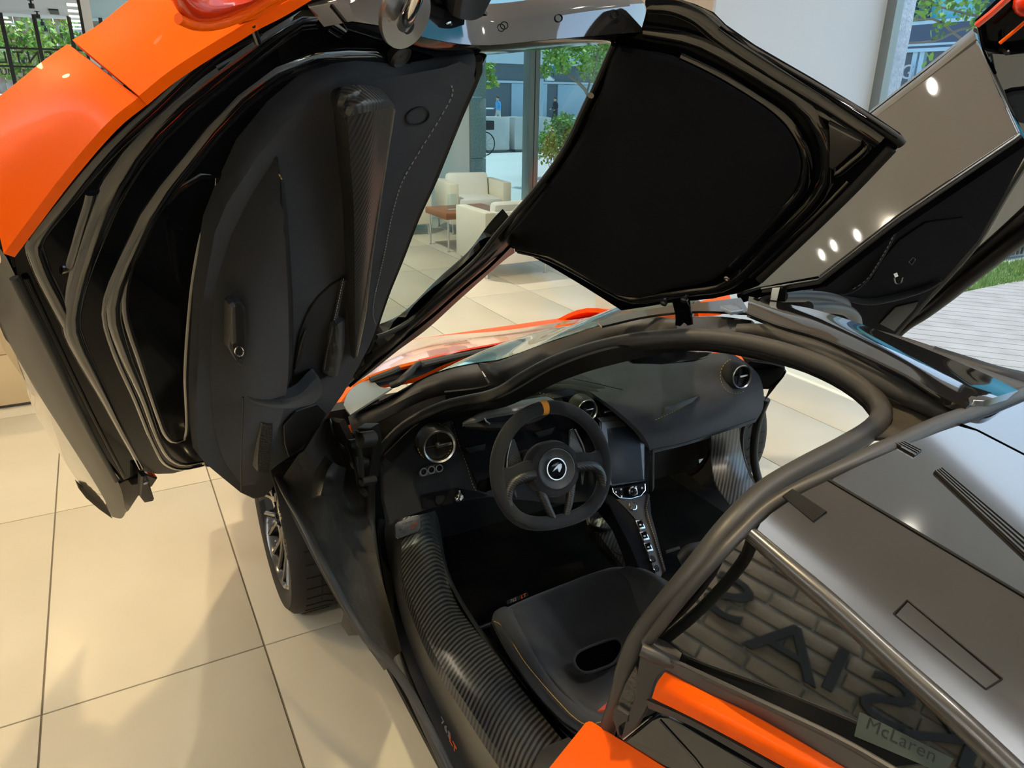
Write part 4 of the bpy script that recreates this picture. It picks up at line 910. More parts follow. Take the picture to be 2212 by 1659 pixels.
# rubber pillar outer strip with its step, then windscreen edge
zsheet([L('z', (.72, .77, .83, .87, .895), (752, 900), (842, 856), (905, 822), (968, 799), (1030, 784)), L('z', (.72, .765, .82, .86, .885), (756, 915), (846, 876), (910, 842), (975, 822), (1045, 812)),
        L('z', (.70, .74, .79, .83, .86), (762, 938), (850, 895), (915, 862), (985, 846), (1060, 838))], 'pillar_rubber', RUBBER, n=24, mm=8, th=.012)
zsheet([L('z', (.89, .93, 1.0, 1.06, 1.10, 1.125), (1030, 784), (1064, 784), (1180, 742), (1300, 706), (1400, 686), (1460, 690)), L('z', (.89, .93, .99, 1.05, 1.095, 1.12), (1045, 806), (1085, 806), (1200, 758), (1310, 720), (1405, 700), (1460, 702)),
        L('z', (.87, .91, .975, 1.035, 1.085, 1.11), (1062, 832), (1098, 826), (1210, 772), (1318, 733), (1408, 714), (1462, 712))], 'header_rubber', RUBBER, n=30, mm=8, th=.012)
B().ball(Zp(1072, 797, .905), .022, n=14, sc=(1.3, .9, .8)).build('corner_boot', RUBBER, car)
zsheet([L('z', (.70, .745, .80, .84), (775, 935), (850, 897), (920, 864), (1000, 845)), L('z', (.66, .72, .78, .82), (800, 960), (868, 915), (930, 884), (1010, 858))], 'pillar_liner', FELT, n=20, th=.006)
zsheet([L('z', (.84, .865, .885), (960, 848), (1040, 838), (1090, 822)), L('z', (.80, .83, .86), (965, 872), (1045, 858), (1100, 834))], 'pillar_liner', FELT, n=16)
# header trims and the second seal beside the black roof spine
zsheet([L('z', 1.13, (1460, 690), (1530, 688), (1622, 692)), L('z', 1.115, (1460, 706), (1530, 704), (1612, 704)), L('z', 1.10, (1460, 722), (1530, 720), (1600, 722))], 'header_trim', PLASTIC, n=16, mm=6)
zsheet([L('z', 1.128, (1488, 684), (1560, 684), (1624, 692)), L('z', 1.118, (1486, 700), (1560, 700), (1630, 697))], 'header_cap', RUBBER, n=12)
sp = P3('z', (1592, 714, 1.112), (1640, 716, 1.118), (1700, 732, 1.122), (1800, 773, 1.125), (1900, 823, 1.125), (1980, 862, 1.122), (2040, 893, 1.118), (2066, 908, 1.11))
B().tube(sp, [.016, .022, .022, .022, .021, .017], n=14, res=50).build('spine_seal', RUBBER, car)
zsheet([L('z', (1.10, 1.115, 1.115, 1.105), (1600, 722), (1720, 748), (1870, 820), (2050, 905)), L('z', (1.06, 1.06, 1.05, 1.06), (1640, 735), (1760, 790), (1890, 870), (2010, 930))], 'spine_recess', FELT, n=20)
zsheet([L('z', (1.09, 1.10, 1.105), (1886, 868), (1960, 880), (2052, 905)), L('z', (1.085, 1.09, 1.10), (1900, 905), (1950, 915), (1995, 926)), L('z', (1.085, 1.09, 1.09), (1880, 945), (1925, 945), (1960, 942))], 'rear_recess', FELT, n=14)
# gloss roof spine between the two openings
zsheet([L('z', (1.150, 1.168, 1.165), (1618, 640), (1694, 656), (1749, 666), (1849, 696), (1932, 727), (2043, 771), (2153, 819), (2199, 843)),
        L('z', (1.158, 1.174, 1.172), (1616, 654), (1688, 676), (1757, 692), (1855, 728), (1945, 766), (2040, 810), (2120, 846), (2150, 858)),
        L('z', (1.145, 1.165, 1.162), (1614, 674), (1683, 701), (1766, 725), (1863, 765), (1960, 812), (2032, 856), (2088, 881), (2096, 877))], 'roof_spine', PIANO_G, n=40, mm=12, th=.012)
B().tube(P3('z', (1612, 676, 1.145), (1683, 704, 1.157), (1766, 728, 1.162), (1863, 768, 1.165), (1960, 815, 1.163), (2032, 859, 1.16), (2092, 882, 1.155)), .004, n=6, res=30).build('spine_edge', RUBBER2, car)
# windscreen, cowl, wiper, hood
ws_b = P3('z', (748, 876, .735), (830, 842, .79), (892, 829, .82), (993, 776, .86), (1094, 751, .90), (1170, 723, .94), (1300, 690, 1.02), (1385, 668, 1.08), (1480, 655, 1.12), (1600, 640, 1.14))
ws_a = P3('z', (756, 900, .73), (845, 858, .785), (905, 824, .83), (968, 799, .87), (1046, 784, .90), (1082, 779, .925), (1200, 737, 1.0), (1300, 704, 1.055), (1400, 680, 1.10), (1480, 668, 1.125))
ws_far = [Vector((-.72, 2.06, .735)), Vector((-.45, 2.22, .74)), Vector((-.1, 2.28, .745)), Vector((.3, 2.25, .745)), Vector((.70, 2.06, .735))]
ws_top = [Vector((-.28, 1.30, 1.128)), Vector((-.1, 1.27, 1.145)), Vector((0, 1.26, 1.15)), Vector((.1, 1.27, 1.145)), Vector((.28, 1.30, 1.128))]
ra = rs(ws_a, 30); 
# glass: near edge follows the pillar, far edge mirrored
rows = []
for i in range(30):
    p = ra[i]; q = Vector((-p.x, p.y, p.z)); rows.append([p.lerp(q, k/12) + Vector((0, .16*math.sin(PI*k/12)*(1-.75*i/29), .03*math.sin(PI*k/12))) for k in range(13)])
B().sheet(rows, resample=False, back=Vector((0, .003, .004))).build('windscreen', WSCREEN, car)
B().sheet([[p+Vector((.0, .003, .003)) for p in ra], [p+Vector((.045, .02, .008)) for p in ra]], n=30, th=.004).build('windscreen_band', PIANO_G, car)
zsheet([L('z', (.76, .745, .735, .725), (742, 874), (753, 847), (778, 827), (803, 819)), L('z', (.76, .75, .745, .74), (748, 884), (775, 862), (800, 848), (822, 836)), L('z', (.755, .755, .76, .765), (757, 896), (790, 874), (820, 855), (846, 838))], 'cowl_corner', mat('grey_green_satin', (.14, .16, .155), .35, spec=.5), n=14, mm=8)
zsheet([L('z', (.72, .715, .72, .74), (800, 822), (880, 800), (960, 780), (1180, 730)), L('z', (.70, .695, .70, .73), (820, 835), (900, 815), (980, 780), (1180, 734))], 'cowl_tray', BLACK, n=20)
B().tube(P3('z', (843, 834, .765), (862, 826, .775), (882, 808, .79), (900, 789, .80), (917, 784, .80)), [.010, .013, .010, .011], n=10, res=20).build('wiper_arm', PLASTIC, car)
B().tube(P3('z', (908, 787, .80), (975, 772, .80), (1069, 753, .80), (1150, 738, .80)), [.013, .010, .008, .007], n=8, res=20).build('wiper_blade', RUBBER, car)
B().lathe([(.006, 0), (.006, .006)], Zp(914, 787, .813), TO(Zp(914, 787, .81)), n=10).build('wiper_bolt', DKSTEEL, car)
hood_low = L('z', (.70, .745, .765, .775, .78, .775), (736, 868), (773, 824), (854, 791), (905, 778), (993, 757), (1069, 742), (1145, 727), (1180, 722))
hood_m = L('z', (.66, .71, .735, .745, .75, .75), (738, 850), (790, 800), (868, 765), (930, 751), (1010, 738), (1090, 727), (1160, 716), (1220, 708))
hood_up = L('z', (.58, .60, .63, .645, .655, .66), (742, 838), (806, 780), (890, 735), (968, 724), (1069, 716), (1120, 710), (1158, 704), (1221, 694))
zsheet([hood_low, hood_m, hood_up], 'hood', mat('gloss_orange_hood', (.85, .17, .02), .12, coat=1.0), n=30, mm=12, th=.01)
zsheet([L('z', (.765, .78, .77), (905, 780), (993, 760), (1180, 725)), L('z', (.74, .755, .75), (943, 771), (1010, 764), (1172, 728))], 'hood_lip', REDORANGE, n=16)
B().tube(P3('z', (800, 822, .735), (846, 805, .75), (862, 797, .755)), .012, n=8).build('cowl_grille', PLASTIC, car)
zsheet([L('z', (.73, .76, .78), (1215, 694), (1298, 682), (1390, 671)), L('z', (.74, .765, .785), (1200, 703), (1300, 690), (1400, 678))], 'fender_top', mat('gloss_orange_hood', (.85, .17, .02), .12, coat=1.0), n=12, th=.05)
zsheet([L('z', .80, (1510, 652), (1562, 636), (1575, 634)), L('z', .78, (1505, 662), (1560, 660), (1580, 650))], 'fender_top', ORANGE, n=8, th=.05)
zsheet([L('z', (1.10, 1.135, 1.15), (1290, 694), (1400, 668), (1500, 655), (1600, 643)), L('z', (1.10, 1.13, 1.145), (1300, 704), (1400, 682), (1500, 672), (1620, 676))], 'roof_front', PIANO_G, n=16)
B().slab(P('z', 1.156, (1556, 660), (1590, 656), (1606, 668), (1580, 672)), (0, 0, -.01), bev=.002).build('roof_vent', STEEL, car)

# ---------------------------------------------------------------- lower pillar, wheel arch liner, sill
zsheet([['x', (612, 1040, -.955), (660, 970, -.90), (705, 905, -.80), (745, 905, -.78)], ['x', (650, 1120, -.95), (700, 1050, -.87), (745, 1000, -.76), (778, 985, -.73)], ['x', (700, 1215, -.935), (735, 1150, -.85), (775, 1120, -.77), (795, 1110, -.74)],
        ['x', (760, 1320, -.90), (785, 1270, -.84), (808, 1240, -.79), (820, 1230, -.77)], ['x', (845, 1440, -.86), (852, 1420, -.83), (862, 1412, -.80), (868, 1405, -.78)]], 'hinge_pillar', FELT, n=18, mm=20, th=.02)
zsheet([['x', (672, 1078, -.92), (680, 1020, -.91), (702, 985, -.885)], ['x', (694, 1070, -.93), (706, 1030, -.915), (722, 1000, -.885)], ['x', (735, 1075, -.86), (740, 1040, -.86), (745, 1010, -.85)]], 'bracket_swell', mat('satin_black_pressing', (.02, .019, .018), .3, coat=.4), n=12, mm=10)
B().tube(P3('x', (600, 1030, -.965), (620, 1070, -.965), (655, 1130, -.96), (700, 1220, -.945), (740, 1295, -.92), (790, 1378, -.895), (830, 1420, -.88), (870, 1470, -.865), (930, 1580, -.86), (985, 1690, -.85)), .010, n=10, res=40).build('arch_lip', RUBBER, car)
B().slab(P3('x', (742, 1320, -.86), (762, 1325, -.86), (778, 1372, -.86), (752, 1374, -.86), (736, 1350, -.86)), (.02, 0, 0), bev=.003).build('splash_flap', RUBBER2, car)
for pts, r in (([(712, 905), (722, 945), (742, 968)], .004), ([(752, 960), (770, 1010), (778, 1050), (790, 1068)], .007), ([(770, 930), (778, 985), (783, 1030)], .006)):
    B().tube(P('x', -.81, *pts), r, n=8, res=14).build('gas_strut' if r < .005 else 'door_hinge', DKSTEEL if r < .005 else BLACK, car)
for q, r in (((785, 950), .020), ((760, 960), .014), ((788, 1040), .012), ((770, 1000), .015)): B().lathe([(r, -.03), (r, .01), (r*.6, .014)], Xp(*q, -.80), (-1, -.3, .2), n=14).build('hinge_pivot', RUBBER2, car)
B().slab(P3('x', (770, 925, -.78), (800, 925, -.77), (806, 960, -.76), (800, 1040, -.76), (778, 1010, -.77)), (.03, .02, 0), bev=.006).build('hinge_plate', RUBBER2, car)
# sill: rubber strip outside, satin slope, ribbed carbon top, inner drop
sill = [['x', (1000, 1700, -.765), (978, 1659, -.765), (945, 1585, -.765), (888, 1460, -.76), (848, 1340, -.75), (826, 1230, -.74), (815, 1150, -.725), (818, 1120, -.72)],
        ['x', (1030, 1700, -.74), (1000, 1640, -.74), (962, 1560, -.74), (905, 1440, -.735), (862, 1320, -.72), (842, 1230, -.70), (830, 1150, -.69), (832, 1122, -.685)],
        ['z', (1130, 1700, .44), (1060, 1600, .435), (1000, 1510, .43), (945, 1425, .425), (895, 1315, .42), (868, 1235, .43), (870, 1150, .435), (872, 1118, .44)],
        ['z', (1185, 1700, .452), (1110, 1605, .446), (1045, 1520, .44), (985, 1430, .43), (925, 1320, .425), (900, 1232, .435), (905, 1150, .44), (905, 1112, .445)]]
def rowpts(r): return [FN[r[0]](a, b, c) for a, b, c in r[1:]]
S_ = [rowpts(r) for r in sill]
B().sheet(S_[1:3], n=40, m=14, th=.02).build('sill_slope', SATIN, car)
B().sheet(S_[0:2], n=40, m=4, th=.02).build('sill_strip', BLACK, car)
top = [S_[2], S_[3], P3('z', (1250, 1690, .43), (1165, 1600, .43), (1090, 1505, .425), (1030, 1420, .41), (960, 1310, .405), (938, 1230, .415), (925, 1150, .42), (925, 1108, .425)),
       P3('z', (1290, 1690, .38), (1208, 1590, .385), (1120, 1480, .375), (1062, 1400, .36), (990, 1310, .35), (962, 1230, .36), (945, 1150, .365), (940, 1102, .37))]
B().sheet(top, n=60, m=16, th=.02).build('sill_carbon', CARBW, car)
zsheet([L('z', (.38, .37, .36, .365), (1300, 1690), (1208, 1590), (1062, 1400), (962, 1230), (940, 1104)), L('z', (.15, .15, .15, .15), (1330, 1690), (1230, 1590), (1085, 1420), (975, 1250), (948, 1120))], 'sill_inner', PLASTIC, n=24, mm=4)
spn = (S_[2][2]-S_[1][2]).cross(S_[2][4]-S_[2][1]).normalized()
q0 = Pl(S_[1][2].lerp(S_[2][2], .5), spn if spn.dot(CAM-S_[1][2]) > 0 else -spn)
def sp_at(px, py, lift=.004): 
    p = q0.off(lift).at(px, py); return p
xd = sp_at(985, 1622)-sp_at(950, 1552); ydv = sp_at(985, 1570)-sp_at(955, 1590)
text_mesh('765', sp_at(962, 1572, .012), xd, ydv, .042, GRTEXT, 'lettering', car, shear=.3, width=1.05)
text_mesh('LT', sp_at(977, 1606, .012), xd, ydv, .042, ORTEXT, 'lettering', car, shear=.3, width=1.0)
# sill plate with the model lettering
plp = plane3(Zp(853, 1130, .455), Zp(908, 1112, .455), Zp(862, 1160, .44))
B().slab(plp.off(.008)((853, 1133), (858, 1128), (902, 1112), (907, 1114), (908, 1138), (904, 1145), (860, 1161), (855, 1158)), -plp.n*.006, bev=.0015).build('sill_plate', mat('brushed_steel_plate', (.20, .20, .20), .45, metal=.6), car)
xd = plp.at(905, 1130)-plp.at(856, 1146); yd = plp.at(880, 1120)-plp.at(884, 1150)
text_mesh('765', plp.off(.010).at(873, 1144), xd, yd, .022, GRTEXT, 'lettering', car, shear=.3)
text_mesh('LT', plp.off(.010).at(894, 1136), xd, yd, .022, ORTEXT, 'lettering', car, shear=.3)
text_mesh('McLaren', plp.off(.010).at(880, 1128), xd, yd, .009, GRTEXT, 'lettering', car, shear=.2)
# rear foot of the opening
zsheet([L('z', (.46, .47, .48), (1150, 1700), (1165, 1625), (1228, 1592)), L('z', (.52, .54, .55), (1185, 1700), (1200, 1640), (1245, 1604))], 'sill_foot', RUBBER, n=12, th=.05)

# ---------------------------------------------------------------- front wheel
WC = Vector((-.80, 2.2, .327)); OUT = -1
def wheel(c, s, parent=car):
    tw_ = .245
    ax = Vector((s, 0, 0)); c = Vector(c)
    t = B().lathe([(.235, -.10), (.30, -.125), (.318, -.11), (.327, -.08), (.327, .08), (.320, .108), (.30, .125), (.262, .122), (.244, .112), (.236, .10)], c, ax, n=72, caps=False).build('tyre', TYRE, parent)
    b = B(); b.lathe([(.245, .112), (.238, .118), (.228, .10), (.222, .02), (.215, -.10), (.235, -.11)], c, ax, n=60, caps=False)
    b.lathe([(.225, -.02), (.06, .03), (.05, .085), (.032, .092), (.001, .092)], c, ax, n=40, caps=False) if False else b.lathe([(.06, .02), (.05, .085), (.032, .092), (.001, .092)], c, ax, n=40, caps=False)
    for k in range(10):
        a0 = k*PI/5; 
        for da in (-.10, .10):
            d0 = Vector((0, math.cos(a0), math.sin(a0))); d1 = Vector((0, math.cos(a0+da*1.6), math.sin(a0+da*1.6)))
            b.tube([c+ax*.085+d0*.045, c+ax*.082+d0.lerp(d1, .5)*.13, c+ax*.103+d1*.232], [.013, .010, .009], n=8, res=8)
    b.build('alloy_wheel', ALLOY, parent)
    B().lathe([(.05, -.02), (.185, -.02), (.185, .0), (.05, .0)], c, ax, n=40, caps=False).build('brake_disc', STEEL, parent)
    g = B()
    for k in range(44):
        a0 = k*2*PI/44; d = Vector((0, math.cos(a0), math.sin(a0))); e = Vector((0, math.cos(a0+.05), math.sin(a0+.05)))
        g.tube([c+ax*.085+d*.3265, c+ax*.03+d*.327, c-ax*.0+e*.327], .0022, n=4)
    stuff(g.build('tread_groove', BLACK, parent))
    ring = B()
    ring.lathe([(.328, -.032), (.3282, -.026)], c, ax, n=72, caps=False); ring.lathe([(.328, .036), (.3282, .042)], c, ax, n=72, caps=False); ring.build('tread_channel', BLACK, parent)
    return t
wheel((-.835, 2.2, .327), -1); wheel((.835, 2.2, .327), 1); wheel((-.84, -.47, .33), -1); wheel((.84, -.47, .33), 1)
cw = Vector((-.835, 2.2, .327))
for k, ch in enumerate('MICHELIN'):
    a0 = math.radians(147 + k*4.0); d = Vector((0, math.cos(a0), math.sin(a0)))
    text_mesh(ch, cw + Vector((-.1255, 0, 0)) + d*.283, Vector((0, -math.sin(a0), math.cos(a0))), d, .032, mat('tyre_lettering', (.06, .058, .055), .6), 'lettering', car, depth=.0015)
B().slab([cw+Vector((.02, .09*math.cos(a)-.16, .09*math.sin(a))) for a in [k*PI/8 for k in range(16)]], (-.05, 0, 0), bev=.01).build('brake_caliper', mat('orange_caliper', (.55, .12, .01), .3, coat=.6), car)
# ---------------------------------------------------------------- rear deck, quarter window, shoulder
rail = P3('z', (2260, 832, 1.150), (2160, 868, 1.150), (2098, 892, 1.148), (2030, 917, 1.145), (1950, 953, 1.140), (1860, 994, 1.132), (1770, 1035, 1.12), (1700, 1069, 1.105), (1650, 1102, 1.088), (1604, 1146, 1.068), (1552, 1200, 1.045), (1489, 1272, .998), (1437, 1337, .945), (1396, 1390, .892))
B().tube(rail, [.011, .013, .014, .014, .010, .009, .008], n=12, res=70).build('deck_rail', RUBBER, car)
cp = DKP
B().slab(cp((1792, 1036), (1860, 1004), (1990, 947), (2060, 916), (2110, 930), (2212, 984), (2400, 1080), (2520, 1480), (2212, 1286), (2002, 1161)), -cp.n*.02, bev=.002).build('engine_cover', DECK, car)
B().slab(cp((2066, 912), (2100, 897), (2260, 836), (2420, 800), (2460, 1100), (2214, 980), (2114, 927)), -cp.n*.02, bev=.002).build('rear_cover', mat('gloss_black_cover', (.008, .008, .009), .05, coat=1, spec=.8), car)
bt0 = cp((1789, 1038), (2002, 1163), (2212, 1288), (2420, 1410))
bt3 = P3('z', (1632, 1140, 1.070), (1800, 1286, 1.035), (1950, 1426, 1.005), (2210, 1665, .96))
bt1 = [a.lerp(b, .36)+Vector((0, 0, .007)) for a, b in zip(bt0, bt3)]; bt2 = [a.lerp(b, .72)+Vector((0, 0, .007)) for a, b in zip(bt0, bt3)]
B().sheet([bt0, bt1, bt2, bt3], n=30, m=18, th=.02).build('buttress', DECK, car)
B().tube(cp.off(.001)((1789, 1036), (2002, 1162), (2212, 1287), (2420, 1410)), .0022, n=6, res=20).build('panel_gap', BLACK, car)
# vents in the deck
def vent(pl, quad, n, name, parent=car, w=.45, along=True):
    a, b, c, d = [pl.off(.0025).at(*q) for q in quad]
    B().slab([pl.off(.0022).at(*q) for q in quad], -pl.n*.004).build(name, BLACK, parent)
    for k in range(n):
        t0, t1 = (k+.5-w/2)/n, (k+.5+w/2)/n
        B().slab([a.lerp(d, t0)+pl.n*.002, b.lerp(c, t0)+pl.n*.002, b.lerp(c, t1)+pl.n*.002, a.lerp(d, t1)+pl.n*.002], -pl.n*.003).build('vent_slat', DECK if n < 10 else PLASTIC, parent)
vent(cp, ((2036, 1010), (2260, 1196), (2245, 1232), (2018, 1018)), 4, 'louvre_vent')
vent(cp, ((1940, 946), (1992, 972), (1976, 984), (1926, 956)), 4, 'deck_vent')
bp_ = plane3(bt0[0].lerp(bt0[1], .1), bt2[0].lerp(bt2[1], .1), bt1[0].lerp(bt1[1], .6))
vent(bp_.off(.003), ((1712, 1056), (1786, 1104), (1756, 1126), (1690, 1072)), 14, 'side_vent')
fl = plane3(bt0[1].lerp(bt0[2], .2), bt2[1].lerp(bt2[2], .4), bt1[1].lerp(bt1[2], .9))
fp = fl.off(.004)((1960, 1296), (2166, 1466), (2130, 1489), (1930, 1326))
for i in range(4): B().tube([fp[i], fp[(i+1) % 4]], .0010, n=5).build('flap_seam', BLACK, car)
B().tube(P3('z', (1606, 1140, 1.066), (1700, 1222, 1.045), (1800, 1308, 1.025), (1920, 1418, 1.0), (2050, 1536, .98), (2163, 1642, .96), (2260, 1735, .945)), [.010, .013, .0135, .014, .014], n=12, res=40).build('quarter_rail', mat('satin_grey_rail', (.035, .034, .033), .32, spec=.7, coat=.4, coat_rough=.2), car)
B().slab(QG((1616, 1154), (1700, 1226), (1800, 1316), (1920, 1426), (2050, 1543), (2150, 1645), (2200, 1700), (1990, 1695), (1918, 1652), (1822, 1599), (1630, 1508), (1467, 1431), (1402, 1397), (1500, 1280)), -QG.n*.005).build('quarter_glass', QGLASS, car)
xd = QG.at(2020, 1640)-QG.at(1880, 1570); yd = QG.at(1950, 1560)-QG.at(1935, 1620)
B().slab(QG.off(.0012)((1857, 1538), (2060, 1640), (2040, 1672), (1845, 1590)), -QG.n*.0008).build('sign_stand_in', mat('pale_green_plate', (.055, .075, .060), .4), car)  # plate added on the glass to stand for the sign seen in it
text_mesh('McLaren', QG.off(.0016).at(1945, 1598), xd, yd, .021, mat('plate_print', (.012, .014, .013), .5), 'lettering', car, depth=.0003, width=1.05)
B().tube(P3('z', (1398, 1404, .882), (1467, 1436, .885), (1630, 1512, .905), (1822, 1603, .918), (1990, 1700, .925)), .005, n=8, res=20).build('glass_seal', RUBBER, car)
zsheet([L('z', (.885, .905, .918, .925), (1430, 1420), (1630, 1514), (1822, 1605), (1990, 1702)), L('z', (.862, .875, .88, .885), (1438, 1450), (1534, 1499), (1630, 1545), (1880, 1690))], 'shoulder_strip', mat('satin_dark_strip', (.022, .023, .027), .35, coat=.5, coat_rough=.2), n=20)
zsheet([L('z', (.862, .875, .88, .885), (1436, 1452), (1534, 1501), (1630, 1547), (1880, 1692)), L('z', (.845, .86, .865, .87), (1420, 1474), (1510, 1530), (1600, 1578), (1830, 1700)), L('z', (.815, .83, .838, .845), (1408, 1508), (1490, 1548), (1582, 1596), (1770, 1700))], 'shoulder_panel', ORANGE, n=24, mm=8, th=.012)
zsheet([L('z', (.81, .825, .835, .84), (1396, 1512), (1486, 1552), (1580, 1602), (1765, 1706)), L('z', (.795, .815, .825, .83), (1400, 1530), (1480, 1562), (1570, 1612), (1740, 1712))], 'shoulder_lip', GREYP, n=20)
DUCT = plane3(Zp(1345, 1602, .70), Zp(1418, 1546, .765), Zp(1560, 1650, .75))
B().slab(DUCT((1344, 1602), (1406, 1552), (1424, 1544), (1444, 1552), (1560, 1618), (1700, 1700), (1620, 1720), (1440, 1662)), -DUCT.n*.02, bev=.004).build('intake_duct', mat('gloss_black_intake', (.006, .006, .008), .08, coat=1, spec=.7), car)
B().tube(DUCT.off(.002)((1424, 1556), (1500, 1640), (1545, 1700)), .0014, n=5).build('duct_seam', GREYP, car)
B().slab(DUCT.off(.002)((1346, 1600), (1404, 1552), (1398, 1552), (1342, 1594)), -DUCT.n*.01, bev=.001).build('duct_edge', STEEL, car)
OR2 = plane3(Zp(1270, 1556, .69), Zp(1440, 1660, .70), Zp(1188, 1660, .635))
B().slab(OR2((1266, 1560), (1270, 1556), (1277, 1557), (1342, 1599), (1438, 1659), (1520, 1712), (1140, 1712), (1188, 1657)), -OR2.n*.05, bev=.004, seg=3).build('rear_fender', ORANGE, car)
# B pillar plastics beside the seal
BP = plane3(Zp(1392, 1405, .885), Zp(1466, 1432, .882), Zp(1350, 1595, .72))
B().slab(BP((1384, 1402), (1396, 1398), (1466, 1430), (1462, 1440), (1430, 1452), (1414, 1456), (1411, 1478), (1404, 1512), (1396, 1542), (1376, 1574), (1344, 1600), (1336, 1594), (1358, 1558), (1372, 1510), (1378, 1450)), -BP.n*.03, bev=.004).build('pillar_cover', GREYP, car)
B().tube(BP.off(.004)((1386, 1402), (1420, 1418), (1452, 1434), (1464, 1432)), [.010, .011, .009, .004], n=10, res=14).build('pillar_roll', RUBBER, car)
B().slab(BP.off(-.006)((1372, 1440), (1377, 1448), (1376, 1490), (1366, 1540), (1360, 1548), (1330, 1532), (1350, 1480)), -BP.n*.01).build('pillar_felt', mat('shiny_black_felt', (.03, .027, .022), .35, bump=('noise', 45, 1.0, .01), coat=.4), car)
B().slab(BP.off(.003)((1326, 1534), (1334, 1531), (1358, 1546), (1356, 1562), (1340, 1560), (1332, 1568), (1342, 1592), (1334, 1590), (1322, 1552)), -BP.n*.012, bev=.003).build('pillar_bracket', GREYP, car)
B().slab(BP.off(-.02)((1330, 1560), (1352, 1560), (1346, 1590), (1334, 1596)), -BP.n*.01).build('pillar_recess', BLACK, car)
B().slab(Zp(1300, 1525, .60) and P3('z', (1291, 1535, .60), (1318, 1512, .62), (1310, 1533, .61)), (0, 0, -.004)).build('seat_belt', mat('red_webbing', (.35, .04, .02), .7), car)

# ---------------------------------------------------------------- far door
fn = FROOF.n
fd = B().slab(FROOF.off(-.012)((2104, 66), (2110, 86), (2121, 112), (2201, 288), (2190, 298), (1938, 470), (1766, 604), (1640, 624), (1590, 640), (1580, 560), (1720, 390), (1868, 250)), -fn*.03, bev=.006)
far_door = fd.build('door', PIANO, car, label='raised far door, glossy roof panel facing the viewer')
def fslab(px, off, th, bev, name, m, pl=FROOF): return B().slab(pl.off(off)(*px), -pl.n*th, bev=bev).build(name, m, far_door)
fslab([(2110, 90), (2120, 113), (2198, 286), (2194, 292), (1938, 464), (1768, 598), (1640, 618), (1600, 632), (1590, 560), (1720, 400), (1878, 262)], .0, .010, .003, 'roof_glass', GREYGLOSS)
B().sheet([FROOF.off(-.03)((2104, 60), (1990, 152), (1866, 250), (1720, 370)), FROOF.off(-.004)((2106, 72), (1994, 164), (1872, 258), (1724, 380)), FROOF.off(-.002)((2109, 84), (1998, 172), (1878, 263), (1728, 388))], n=16, m=8, th=.01).build('roof_edge', mat('satin_grey_edge', (.10, .10, .10), .3, coat=.5), far_door)
B().tube(FROOF.off(.002)((2110, 90), (2122, 113), (2201, 287)), .0016, n=6).build('edge_trim', STEEL, far_door)
B().tube(FROOF.off(.002)((2203, 289), (2192, 298), (1940, 470), (1768, 604), (1645, 624)), .0022, n=6).build('edge_trim', STEEL, far_door)
B().tube(FROOF.off(-.004)((2206, 293), (2194, 303), (1942, 476), (1770, 610), (1648, 630)), .004, n=6).build('lower_edge', RUBBER2, far_door)
B().tube(FROOF.off(.004)((2108, 64), (2128, 76), (2150, 92), (2176, 114)), .006, n=8).build('end_seal', RUBBER2, far_door)
B().tube(FROOF.off(.008)((2108, 60), (2128, 71), (2150, 88), (2178, 110)), .0022, n=6).build('end_trim', CHROME, far_door)
FD = FDOOR
def zf(px, off, th, bev, name, m): return fslab(px, off, th, bev, name, m, FD)
zf([(2110, 58), (2180, -10), (2280, -60), (2300, 340), (2206, 296), (2122, 110)], -.03, .02, .004, 'inner_panel', PIANO)
B().tube(FD.off(.0)((2110, 54), (2140, 30), (2178, -4)), .007, n=8).build('skin_edge', REDORANGE, far_door)
B().tube(FD.off(.0)((2160, 93), (2188, 70), (2216, 46)), .004, n=8).build('skin_edge', ORANGE, far_door)
B().ball(FD.off(-.02).at(2224, 2), .030, n=14).build('mirror_cap', REDORANGE, far_door)
zf([(2128, 110), (2180, 122), (2230, 110), (2260, 200), (2230, 300), (2204, 290)], -.01, .012, .004, 'rear_frame', PIANO_G)
zf([(2172, 210), (2190, 204), (2230, 200), (2230, 275), (2205, 262), (2192, 262)], .002, .01, .004, 'door_card', ALC)
B().tube([FD.off(.006).at(2190+10*math.cos(k*PI/8), 243+12*math.sin(k*PI/8)) for k in range(16)], .0014, n=5, closed=True).build('tweeter_outline', BLACK, far_door)
zf([(1640, 655), (1700, 624), (1768, 608), (1942, 474), (2206, 300), (2230, 310), (2170, 418), (2110, 523), (2037, 607), (1986, 662), (1933, 726), (1860, 712), (1700, 668)], -.02, .02, .004, 'door_card', ALCD)
zf([(2235, 312), (2176, 418), (2113, 523), (2040, 607), (1989, 662), (1935, 726), (1948, 712), (1970, 692), (2103, 575), (2212, 497), (2290, 440)], -.05, .015, .003, 'inner_frame', mat('grey_gloss_frame', (.06, .055, .05), .12, coat=1.0, spec=1.0))
B().tube(FD.off(-.035)((2230, 330), (2172, 424), (2110, 528), (2037, 612), (1986, 667), (1934, 728)), .008, n=8, res=24).build('card_edge', GREYP, far_door)
B().tube(FD.off(-.045)((2250, 420), (2150, 512), (2060, 590), (1990, 652)), .004, n=8, res=20).build('frame_line', BLACK, far_door)
B().tube(FD.off(-.03)((1936, 732), (1966, 702), (2000, 678), (2052, 636), (2110, 588), (2170, 540), (2220, 503), (2290, 460)), [.006, .016, .022, .024, .026, .026], n=10, res=30).build('outer_seal', RUBBER2, far_door)
zf([(1880, 606), (1908, 560), (1940, 520), (2000, 480), (2080, 470), (2110, 500), (2040, 590), (1990, 610), (1930, 628)], -.016, .006, .003, 'card_panel', ALCD)
B().tube(FD.off(-.01)((1808, 638), (1849, 649), (1876, 652), (1904, 649), (1960, 636), (2009, 620), (2034, 606)), [.004, .010, .012, .012, .010, .005], n=10, res=24).build('armrest', ALC, far_door)
